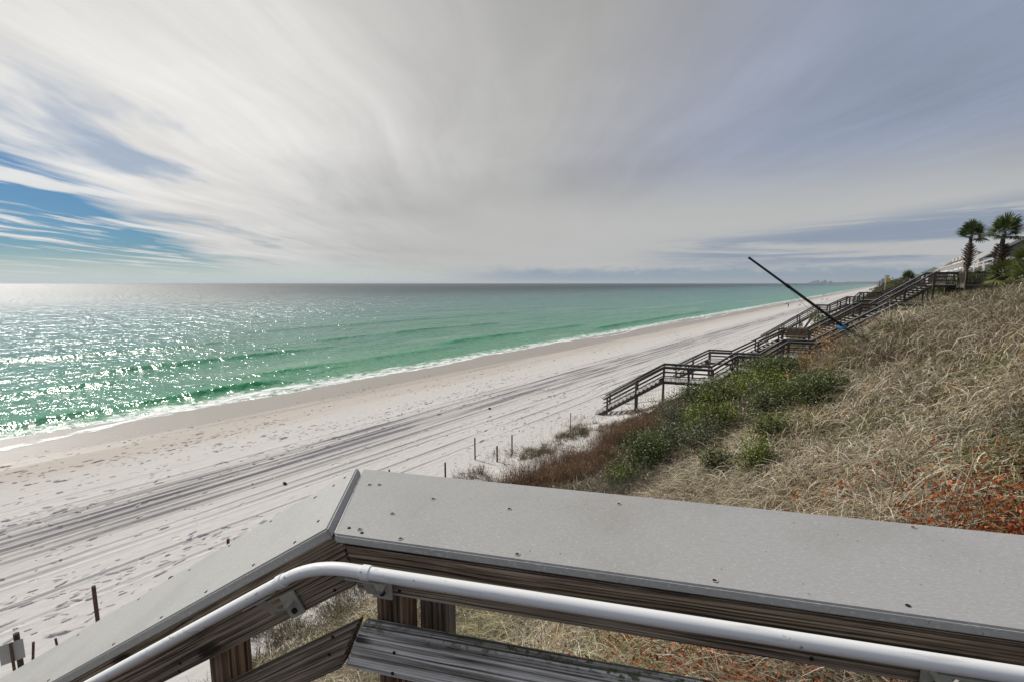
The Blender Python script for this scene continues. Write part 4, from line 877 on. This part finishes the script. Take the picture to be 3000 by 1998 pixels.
def build_grass():
    parts = []
    for n, r0, r1, seg, a0, a1, L0, L1, w0, w1, pw in ((9200, 2.6, 8.5, 5, -12, 72, .30, .72, .0055, .0115, 0), (12800, 7., 19, 4, -35, 66, .30, .72, .009, .017, 0), (9000, 17, 80, 2, -10, 56, .35, .75, .016, .032, .6)):
        X, Y, r = wedge(n*2, r0, r1, a0, a1, pw); k = rng.random(len(X)) < grass_cover(X, Y)
        X, Y, r = X[k][:n], Y[k][:n], r[k][:n]; nb = 14 if seg > 2 else 11; m = len(X)*nb
        cx = np.repeat(X, nb); cy = np.repeat(Y, nb); rr = np.repeat(r, nb); sp = .035+.0075*rr
        cx = cx+rng.normal(0, 1, m)*sp; cy = cy+rng.normal(0, 1, m)*sp
        P = np.stack([cx, cy, height(cx, cy)-.02], -1)
        lean = 2*np.pi*fbm(cx*.25, cy*.25, 2)*1.3; az = np.where(rng.random(m) < .5, lean+rng.normal(0, .7, m), rng.uniform(0, 2*np.pi, m))
        L = rng.uniform(L0, L1, m)*(.45+1.05*fbm(cx*.7+4, cy*.7, 2))*np.repeat(rng.uniform(.7, 1.25, len(X)), nb); W = rng.uniform(w0, w1, m)
        e0 = np.radians(rng.uniform(35, 88, m)); dr = np.radians(rng.uniform(60, 215, m))
        pn = fbm(cx*.42+11, cy*.42, 3); col = pick(m, STRAW, [5, 5, 4, 3, 3, 1.6, .8])
        gr = (rng.random(m) < .55*sst(.43, .62, fbm(cx*.55+21, cy*.55, 3))); col[gr] = pick(gr.sum(), [(.215, .215, .095), (.29, .275, .13), (.15, .16, .065), (.40, .37, .21)])
        hol = HOLLOW(cx, cy)*(1-sst(40, 60, cy)); br = rng.random(m) < .55*hol; col[br] = pick(br.sum(), [(.15, .11, .075), (.10, .075, .055), (.19, .15, .10), (.12, .115, .06)])
        toe = rng.random(m) < .8*sst(-9.5, -12.5, cx); col[toe] = pick(toe.sum(), [(.14, .10, .06), (.10, .085, .05), (.20, .145, .085), (.25, .19, .12), (.11, .11, .05)])
        col *= ((.42+1.05*pn)*np.repeat(rng.uniform(.62, 1.22, len(X)), nb))[:, None]; L = np.where(cx < -11, L*.62, L)
        parts.append((seg, blades(P, L, W, az, e0, dr, np.clip(col, .01, .9), seg)))
    n = 8200; X = rng.uniform(-17.4, -8.5, n); Y = rng.uniform(0, 33, n); d = sst(.50, .60, fbm(X*.6+3, Y*.45+8, 4))*sst(-17.3, -15.3, X)*sst(10, 11.5, Y)*sst(-10.5, -11.5, X); d = np.maximum(d, .9*sst(.40, .55, fbm(X*.8+13, Y*.8+8, 3))*sst(-14.8, -13, X)*sst(11, 9, Y)); k = rng.random(n) < d; X, Y = X[k], Y[k]
    nb = 12; m = len(X)*nb; cx = np.repeat(X, nb)+rng.normal(0, .10, m); cy = np.repeat(Y, nb)+rng.normal(0, .10, m); P = np.stack([cx, cy, height(cx, cy)-.02], -1)
    parts.append((3, blades(P, rng.uniform(.2, .55, m), rng.uniform(.010, .02, m), rng.uniform(0, 6.28, m), np.radians(rng.uniform(40, 88, m)), np.radians(rng.uniform(20, 110, m)), np.clip(pick(m, [(.15, .115, .065), (.10, .085, .05), (.24, .185, .11), (.10, .10, .05)]), .01, .9), 3)))
    V, F, c = merge([q for _, q in parts]); o = link('dune_grass', npmesh('dune_grass', V, F, c), MAT_GRASS)
    tag(o, 'tangled straw coloured dry grass covering the dune slope beside the railing', 'grass', kind='stuff')
build_grass()
def quads(P, S, col, up=.35, asp=.5):
    """leaf shapes: small four sided blades at P, size S"""
    n = len(P); N = rng.normal(0, 1, (n, 3)); N[:, 2] = np.abs(N[:, 2])+up; N /= np.linalg.norm(N, axis=1)[:, None]
    T = np.cross(N, rng.normal(0, 1, (n, 3))); T /= np.linalg.norm(T, axis=1)[:, None]; B = np.cross(N, T); S = S[:, None]
    V = np.stack([P-T*S*.5, P-B*S*asp*.5+N*S*.12, P+T*S*.5, P+B*S*asp*.5+N*S*.12], 1).reshape(-1, 3); F = np.arange(n*4).reshape(n, 4)
    return V, F, np.repeat(col, 4, 0)
def build_litter():
    parts = []
    X, Y, r = wedge(95000, 2.4, 8., 2, 68, 1.)
    d = sum(a*np.exp(-((X-x)**2+(Y-y)**2)/sg**2) for x, y, sg, a in ((.55, 4.7, .85, .8), (-.75, 4.8, .55, .7), (-1.55, 3.9, .85, .8), (1.25, 5.9, .75, 1.), (.0, 4.1, .9, .8), (-.4, 6.6, .4, .3)))*(.14+1.6*sst(.42, .56, fbm(X*1.7+2, Y*1.7+6, 3)))*.60+.012
    k = rng.random(len(X)) < d; X, Y, r = X[k], Y[k], r[k]; n = len(X)
    P = np.stack([X, Y, height(X, Y)+rng.uniform(.06, .50, n)], -1); S = rng.uniform(.022, .072, n)
    parts.append(quads(P, S, np.clip(pick(n, [(.40, .095, .022), (.46, .14, .038), (.25, .055, .016), (.50, .26, .13), (.60, .42, .28), (.16, .06, .03)], [5, 4, 4, .9, .3, 2]), .01, .9), .05, .42))
    V, F, c = merge(parts); o = link('leaf_litter', npmesh('leaf_litter', V, F, c), MAT_LITTER); tag(o, 'orange brown fallen leaves caught in the dry grass below the level rail', 'leaves', kind='stuff')
build_litter()
def build_thicket():
    """rust brown low thicket on the dune toe, and grey twiggy scrub between the shrubs"""
    parts = []; n = 30000; X = rng.uniform(-14.2, -7.6, n); Y = rng.uniform(11, 29, n)
    d = np.exp(-((X+11.3-.10*(Y-20))/1.5)**2)*sst(12, 15, Y)*(1-sst(25, 28.5, Y))*sst(.34, .5, fbm(X*.5+7, Y*.5, 3)); k = rng.random(n) < d; X, Y = X[k], Y[k]; n = len(X)
    H = .35+.9*fbm(X*.6, Y*.6+3, 2); nb = 3; X, Y, H = (np.repeat(q, nb) for q in (X, Y, H)); m = n*nb; X = X+rng.normal(0, .1, m); Y = Y+rng.normal(0, .1, m); P = np.stack([X, Y, height(X, Y)], -1)
    parts.append(blades(P, H*rng.uniform(.6, 1.1, m), rng.uniform(.010, .022, m), rng.uniform(0, 6.28, m), np.radians(rng.uniform(55, 89, m)), np.radians(rng.uniform(0, 50, m)), np.clip(pick(m, [(.19, .115, .068), (.26, .165, .10), (.13, .085, .055), (.33, .235, .155)]), .01, .9), 2))
    q = m*2; i = rng.integers(0, m, q); P2 = P[i]+rng.normal(0, .10, (q, 3)); P2[:, 2] = P[i][:, 2]+H[i]*rng.uniform(.35, 1.02, q)
    parts.append(quads(P2, rng.uniform(.03, .07, q), np.clip(pick(q, [(.21, .115, .065), (.27, .16, .095), (.14, .08, .05), (.34, .235, .15)]), .01, .9)))
    V, F, c = merge(parts); o = link('brown_thicket', npmesh('brown_thicket', V, F, c), MAT_GRASS); tag(o, 'rust brown low thicket along the foot of the dune around the short fence', 'thicket', kind='stuff')
    n = 12000; X = rng.uniform(-10.5, 0, n); Y = rng.uniform(11, 34, n); d = sst(.40, .58, fbm(X*.45+1, Y*.45+5, 3))*HOLLOW(X, Y)*sst(-10.5, -8.5, X)*(1-sst(27, 33, Y)); k = rng.random(n) < d; X, Y = X[k], Y[k]; m = len(X)
    P = np.stack([X, Y, height(X, Y)], -1); o = link('grey_scrub', npmesh('grey_scrub', *blades(P, rng.uniform(.4, 1.0, m), rng.uniform(.010, .02, m), rng.uniform(0, 6.28, m), np.radians(rng.uniform(30, 85, m)), np.radians(rng.uniform(-10, 60, m)), np.clip(pick(m, [(.15, .135, .12), (.10, .09, .08), (.22, .20, .18), (.09, .085, .05)]), .01, .9), 3)), MAT_GRASS)
    tag(o, 'bare grey twiggy scrub filling the hollow between the green shrubs', 'scrub', kind='stuff')
build_thicket()
def shrub(x, y, rx, h, pal, label, n=3000, ls=.06, group='green shrubs in the dune hollow', lobes=9, ry=None, name='green_shrub', sink=.1):
    z = hz(x, y)-sink; r = empty(name, (x, y, z), label, 'shrub', group); ry = ry or rx
    C0 = np.array([[rng.uniform(-.62, .62)*rx, rng.uniform(-.62, .62)*ry, h*rng.uniform(.30, .72)] for _ in range(lobes)]); R0 = np.array([[rx*rng.uniform(.32, .55), ry*rng.uniform(.32, .55), h*rng.uniform(.22, .38)] for _ in range(lobes)])
    b = MB(); k_ = min(1., rx*.8)
    for q in range(lobes):
        c = C0[q]; b.tube([(x, y, z-.1), (x+c[0]*.5, y+c[1]*.5, z+c[2]*.55), (x+c[0], y+c[1], z+c[2]+R0[q][2]*.4)], [.05*k_, .03*k_, .012*k_], 5)
        for _ in range(3): e = c+rng.normal(0, .6, 3)*R0[q]; b.tube([(x+c[0]*.6, y+c[1]*.6, z+c[2]*.6), (x+e[0], y+e[1], z+e[2])], [.02*k_, .008*k_], 4)
    b.build('stem', MAT_STEM, r)
    i = rng.integers(0, lobes, n); dd = rng.normal(0, 1, (n, 3)); dd /= np.linalg.norm(dd, axis=1)[:, None]; rad = rng.uniform(.25, 1.08, n)**.6
    dd *= (rad*(.72+.55*vn(dd[:, 0]*3+i*7, dd[:, 1]*3+dd[:, 2]*4+i*3)))[:, None]; P = C0[i]+dd*R0[i]*1.25; P[:, 2] = np.maximum(P[:, 2], .05+.1*rng.random(n))
    sp = rng.random(n) < .03; P[sp, 2] += rng.uniform(0, .12*h, sp.sum())
    col = pick(n, pal)*(.72+.6*vn(P[:, 0]*2.2+5, P[:, 1]*2.2+P[:, 2]*2))[:, None]
    o = link('foliage', npmesh('foliage', *quads(P, rng.uniform(ls*.8, ls*1.6, n), np.clip(col, .004, .9), .35, .68)), MAT_LEAF, r); return r
DG = [(.070, .098, .026), (.11, .145, .036), (.045, .064, .020), (.19, .21, .075)]; YG = [(.125, .175, .022), (.20, .25, .035), (.075, .105, .02), (.29, .32, .08)]; GG = [(.16, .165, .09), (.12, .135, .065), (.24, .24, .15), (.08, .09, .05)]
SHRUBS = [
 (-3.7, 27.4, 1.75, .95, DG, 'largest dark green shrub, just below the landing with benches', dict(n=6500, lobes=14, ls=.075)),
 (-4.56, 24.8, 1.1, 1.45, YG, 'bright yellow green shrub left of the largest dark one', dict(n=3600, ls=.07)),
 (-6.3, 26.8, 1.25, 1.15, GG+YG, 'mottled olive shrub beneath the second landing of the nearest stairs', dict(n=3400, ls=.07)),
 (-8.1, 27., 1.15, 1.35, DG, 'dark shrub under the lowest landing of the nearest stairs', dict(n=3000, ls=.07)),
 (-5.5, 20.1, .85, 1.65, YG, 'brightest yellow green shrub in the middle of the hollow', dict(n=3600, ls=.06)),
 (-7.6, 22.2, 1.1, 1.75, GG, 'rounded grey green shrub at the left of the hollow', dict(n=4000, ls=.055)),
 (-7.4, 19.8, .85, 1.4, GG+DG, 'grey green shrub between the rounded one and the rust thicket', dict(n=3000, ls=.055)),
 (-7.2, 16.8, .85, 1.6, DG+[(.07, .12, .02)], 'dark leafy shrub beside the short sand fence', dict(n=3800, ls=.06)),
 (-1.65, 8.8, .33, .62, YG, 'small bright yellow green shrub in the straw grass above the level cap', dict(n=1300, ls=.032, sink=.02)),
 (-1.6, 9.9, .28, .52, YG+DG, 'small green shrub just behind the small bright one', dict(n=1000, ls=.032, sink=.02)),
 (-2.25, 9.1, .33, .52, DG, 'small dark shrub left of the small bright one', dict(n=1100, ls=.032, sink=.02)),
 (-7.3, 15.2, .65, .85, DG+YG, 'low green shrub nearest the level cap', dict(n=1500, ls=.05)),
 (-1.02, 11.2, .42, .72, DG, 'dark shrub at the left foot of the straw slope, in front of the broom grass', dict(n=1900, ls=.036, sink=.05)),
 (-1.5, 12.2, .5, .72, DG+YG, 'deep green shrub on the crest just left of the broom grass', dict(n=2300, ls=.038, sink=.05)),
 (-1.85, 12.0, .45, .65, GG+DG, 'olive shrub on the crest at the left of the deep green one', dict(n=1800, ls=.038, sink=.05)),
 (-4.9, 17.2, .8, 1.2, GG, 'thin grey green shrub in front of the brightest one', dict(n=1800, ls=.05)),
 (-3.3, 20.8, .9, 1.3, GG+DG, 'olive shrub on the shaded flank under the largest one', dict(n=2400, ls=.06)),
]
for a in SHRUBS: shrub(a[0], a[1], a[2]*1.32, a[3]*1.25, *a[4:6], **{**a[6], 'n': int(a[6]['n']*1.9)})
for k, (x, y, rx, h, lb) in enumerate([(-6.3, 78, 2.4, 2.4, 'dark evergreen mound beneath the rails of the farthest staircase'), (-8.2, 70, 1.8, 2.0, 'dark evergreen mound by the foot of the farthest staircase'), (2.6, 150, 3.2, 2.9, 'rounded dark bush on the bluff skyline right of the flag'),
        (-.5, 140, 3., 1.8, 'dark low bush spilling down the bluff face below the skyline bush'), (-2.5, 118, 2.6, 1.6, 'dark low bush on the bluff face below the flag'), (0.8, 175, 3.5, 2.4, 'dark bush on the bluff left of the skyline bush'), (5.6, 53.2, 1.7, 2.0, 'dense dark hedge bush at the right end of the railed deck'), (7.2, 50.6, 1.6, 2.2, 'dark bush filling the gap under the low palms'), (8.6, 49, 1.8, 2.2, 'dark bush at the far right edge beneath the low palms'), (4.1, 59.2, 1.6, 1.7, 'dark bush just behind the balusters of the railed deck, left of the palm trunk'), (7.0, 60.4, 1.6, 1.8, 'dark bush just behind the balusters of the railed deck, right of the palm trunk')]):
    shrub(x, y, rx, h, DG, lb, n=2600 if y > 60 else 4200, ls=.13 if y > 60 else .085, group='dark shrubs along the bluff')
def far_scrub():
    n = 9000; Y = 60*(1500/60)**rng.random(n); X = rng.uniform(-11, 9, n); d = sst(.40, .55, fbm(X*.10+3, Y*.035, 3))*sst(-10, -5, X); k = rng.random(n) < d; X, Y = X[k], Y[k]; m = len(X)
    s = rng.uniform(.3, .9, m)*np.clip(Y/120, .6, 4); P = np.stack([X, Y, height(X, Y)+s*.35], -1)
    i = np.repeat(np.arange(m), 7); P = P[i]+rng.normal(0, .45, (len(i), 3))*s[i][:, None]; 
    o = link('bluff_scrub', npmesh('bluff_scrub', *quads(P, s[i]*.55, np.clip(pick(len(i), [(.06, .055, .032), (.085, .07, .045), (.045, .05, .025), (.11, .09, .06)]), .01, .9))), MAT_GRASS); tag(o, 'dark low scrub covering the bluff face far along the beach', 'scrub', kind='stuff')
far_scrub()
def grass_clump(x, y, h, n, pal, label, group, name='grass_clump', spread=.12, w=.008, heads=False):
    z = hz(x, y)-.03; r = empty(name, (x, y, z), label, 'grass clump', group)
    P = np.stack([rng.normal(0, spread, n), rng.normal(0, spread, n), 0*np.arange(n)], -1)
    tag(link('stalks', npmesh('stalks', *blades(P, h*rng.uniform(.55, 1.1, n), np.full(n, w)*rng.uniform(.7, 1.3, n), rng.uniform(0, 6.28, n), np.radians(rng.uniform(68, 90, n)), np.radians(rng.uniform(0, 40, n)), np.clip(pick(n, pal), .01, .9), 4)), MAT_GRASS, r), kind='stuff')
    if heads:
        m = n*14; j = np.repeat(np.arange(n), 14); Pp = P[j]*1.6+np.stack([rng.normal(0, .05, m), rng.normal(0, .05, m), h*rng.uniform(.62, 1.08, m)], -1)
        tag(link('seed_heads', npmesh('seed_heads', *quads(Pp, rng.uniform(.03, .07, m), np.clip(pick(m, pal), .01, .9))), MAT_GRASS, r), kind='stuff')
RUST = [(.33, .18, .085), (.40, .24, .12), (.26, .13, .06), (.48, .33, .20)]
for k, (x, y, h, lb) in enumerate([(-1.2, 14.4, 1.2, 'tallest rust orange broom grass clump on the crest below the leaning pole'), (-1.45, 13.6, 1.0, 'rust orange broom grass clump left of the tallest one on the crest'), (-.95, 13.3, .9, 'rust orange broom grass clump low on the crest in front of the tallest one'), (-1.65, 12.7, .75, 'small rust orange broom grass clump nearest the green shrubs'), (-3.0, 24.0, 1.1, 'left of two small rust grass plumes in front of the landing with benches'), (-2.5, 24.4, 1.1, 'right of two small rust grass plumes in front of the landing with benches')]):
    grass_clump(x, y, h*.9, 20 if k < 4 else 12, RUST, lb, 'rust coloured broom grass', 'broom_grass', .10, .010 if k < 4 else .016, True)
OATS = [(.30, .25, .16), (.22, .18, .11), (.14, .13, .07)]
for k, (x, y, h, lb) in enumerate([(-14.9, 17.6, 1.3, 'sea oats rising from the dark grass just behind the short stake'), (-14.4, 18.9, 1.5, 'tallest sea oats in the middle of the dark dune grass patch'), (-15.2, 16.2, 1.1, 'sea oats nearest the level grey rail cap'), (-14.6, 21.0, 1.4, 'sea oats halfway between the stakes and the lone thin stake'), (-14.9, 23.6, 1.3, 'sea oats on open sand beside the lone thin stake'), (-14.3, 25.2, 1.1, 'sea oats nearest the staircase foot')]):
    grass_clump(x, y, h, 15, OATS, lb, 'sea oats at the dune toe', 'sea_oats', .35, .010, True)
for k, (x, y, h, lb) in enumerate([(.55, 5.6, 1.35, 'longer tan dead stalk leaning out of the grass above the level cap'), (.15, 5.9, 1.2, 'shorter tan dead stalk left of the longer leaning stalk')]):
    z = hz(x, y); d = Vector((.30, .55)) if k == 0 else Vector((.10, .35)); tag(tube_obj('dead_stalk', simple('tan_stalk_%d' % k, (.30, .22, .14), .8), None, [(x, y, z-.1), (x+d.x*.5, y+d.y*.5, z+h*.5), (x+d.x, y+d.y, z+h)], [.007, .006, .003], 6), lb, 'stalk')

# ------------------------------------------------------------------ palms
def frond_mesh(seed, pet, fan, droop, tint):
    g = np.random.default_rng(seed); V, F, Cc = [], [], []
    def strip(pts, ws, side, col):
        o = len(V)
        for p, w in zip(pts, ws): V.append(p-side*w/2); V.append(p+side*w/2); Cc.append(col); Cc.append(col)
        for k in range(len(pts)-1): F.append((o+2*k, o+2*k+1, o+2*k+3, o+2*k+2))
    # the frond grows along +X and sags; local Z up
    def stem(t): return Vector((math.cos(droop*t*.5)*t, 0, .35*t-.55*droop*t*t))
    pts = [stem(pet*q/4) for q in range(5)]; strip(pts, [.05, .04, .035, .03, .03], Vector((0, 1, 0)), (.10, .13, .045)); strip(pts, [.03]*5, Vector((0, 0, 1)), (.09, .11, .04))
    tip = pts[-1]; T = (pts[-1]-pts[-2]).normalized(); B = Vector((0, 1, 0)); N = T.cross(B)*-1; n = 21
    for k in range(n):
        a = math.radians(-118+236*k/(n-1))+g.normal(0, .03); l = fan*(1-.28*abs(k/(n-1)-.5)*2)*g.uniform(.86, 1.08); d = T*math.cos(a)+B*math.sin(a); d = (d+N*(.28*abs(math.sin(a))-.05)).normalized(); s = d.cross(N).normalized()
        p0 = tip+d*.03; p1 = tip+d*l*.55+N*.02; p2 = tip+d*l*.84-Vector((0, 0, .02*l)); p3 = tip+d*l*1.02-Vector((0, 0, (.05+.13*g.random())*l)); q = .7+.6*g.random(); c = tuple(x*q for x in tint)
        strip([p0, p1, p2, p3], [.03, .088*fan/.8, .058*fan/.8, .008], s, c)
    me = npmesh('frond', np.array([tuple(v) for v in V]), np.array(F), np.array(Cc)); me.materials.append(MAT_FROND); return me
FR = [frond_mesh(1, .55, .85, .25, (.085, .115, .040)), frond_mesh(2, .65, .9, .4, (.11, .14, .045)), frond_mesh(3, .5, .8, .15, (.065, .092, .032)), frond_mesh(4, .6, .85, .6, (.12, .14, .045)), frond_mesh(5, .7, 1.0, .35, (.16, .18, .06))]
def palm(x, y, zc, label, n=30, sc=1., trunk=.15, boots=True, lean=(0, 0), kinds=(0, 1, 2, 3), low=-35, name='palm_tree', group='cabbage palms on the bluff', cat='palm'):
    z = hz(x, y)-.1; r = empty(name, (x, y, z), label, cat, group); top = Vector((x+lean[0], y+lean[1], zc))
    tube_obj('trunk', MAT_TRUNK, r, [(x, y, z-.2), (x+lean[0]*.3, y+lean[1]*.3, z+(zc-z)*.4), (x+lean[0]*.8, y+lean[1]*.8, z+(zc-z)*.8), tuple(top)], [trunk*1.15, trunk, trunk*.95, trunk*.6], 10)
    if boots:
        b = MB(); h0 = z+(zc-z)*.42; h1 = zc-.95*sc
        for k in range(80):
            f = k/79; a = k*2.4; c = Vector((x+lean[0]*.8, y+lean[1]*.8, h0+(h1-h0)*f)); d = Vector((math.cos(a), math.sin(a), .75)); l = .27*sc*(.7+.6*random.random())*(.6+.9*math.sin(math.pi*f)); w = trunk*.8
            b.tube([c+Vector((d.x, d.y, 0))*w*.7, c+Vector((d.x, d.y, 0))*w+d*l], [.07, .02], 4)
        tag(b.build('boot', MAT_BOOT, r), kind='stuff')
    for k in range(n):
        f = k/(n-1); el = math.radians(78+(low-78)*f**.85); a = k*2.39996+random.uniform(-.2, .2); M = Matrix.Rotation(a, 4, 'Z') @ Matrix.Rotation(-el+random.uniform(-.12, .12), 4, 'Y') @ Matrix.Rotation(random.uniform(-.3, .3), 4, 'X') @ Matrix.Scale(sc*random.uniform(.85, 1.1), 4)
        M.translation = top-ZX*(.25*f*sc); link('frond', FR[random.choice(kinds)], None, r, M)
    return r
palm(5.33, 60.1, 14.5, 'shorter upright palm tree, its trunk against the white terrace wall', 22, .95, .16, lean=(.1, -.1), low=-18)
palm(6.0, 49.6, 13.8, 'taller palm tree at right with a ragged crown and one frond flung right', 22, 1.04, .15, lean=(.25, .25), kinds=(1, 3, 0, 2), low=-25)
palm(6.45, 49.2, 10.7, 'low spreading fan palm left of the group under the taller palm', 24, .92, .2, False, kinds=(3, 4, 1), low=-50, name='low_fan_palm', group='low fan palms by the hedge')
palm(7.4, 48.2, 11.5, 'highest of the low fan palms at the right edge', 26, .95, .2, False, kinds=(3, 4, 4), low=-60, name='low_fan_palm', group='low fan palms by the hedge')
palm(7.0, 45.8, 10.3, 'lowest fan palm with drooping yellow green fronds at the right edge', 22, .9, .2, False, kinds=(4, 3, 1), low=-55, name='low_fan_palm', group='low fan palms by the hedge')
palm(8.6, 46.8, 11.2, 'fan palm half outside the picture at the right edge', 24, .95, .2, False, kinds=(4, 1), low=-50, name='low_fan_palm', group='low fan palms by the hedge')
palm(3.4, 149, 11.2, 'small palm crowning the dark bush on the bluff skyline', 14, 1.5, .2, False, kinds=(0, 2), low=0, name='low_fan_palm', group='low fan palms by the hedge')

# ------------------------------------------------------------------ sea haze
def haze():
    bm = bmesh.new(); bmesh.ops.create_cube(bm, size=1); bmesh.ops.scale(bm, vec=(48000, 48000, 110), verts=bm.verts); bmesh.ops.translate(bm, verts=bm.verts, vec=(0, 0, 45))
    me = bpy.data.meshes.new('haze'); bm.to_mesh(me); bm.free(); m = bpy.data.materials.new('haze'); m.use_nodes = True; t = NT(m.node_tree); t.N.clear(); out = t.n('ShaderNodeOutputMaterial')
    v = t.n('ShaderNodeVolumePrincipled'); v.inputs['Color'].default_value = (.80, .88, .96, 1); v.inputs['Density'].default_value = 6e-5; v.inputs['Anisotropy'].default_value = .2
    t.L.new(v.outputs[0], out.inputs['Volume']); tag(link('haze', me, m), 'thin blue sea haze over the whole coast', 'haze', kind='stuff')
haze()
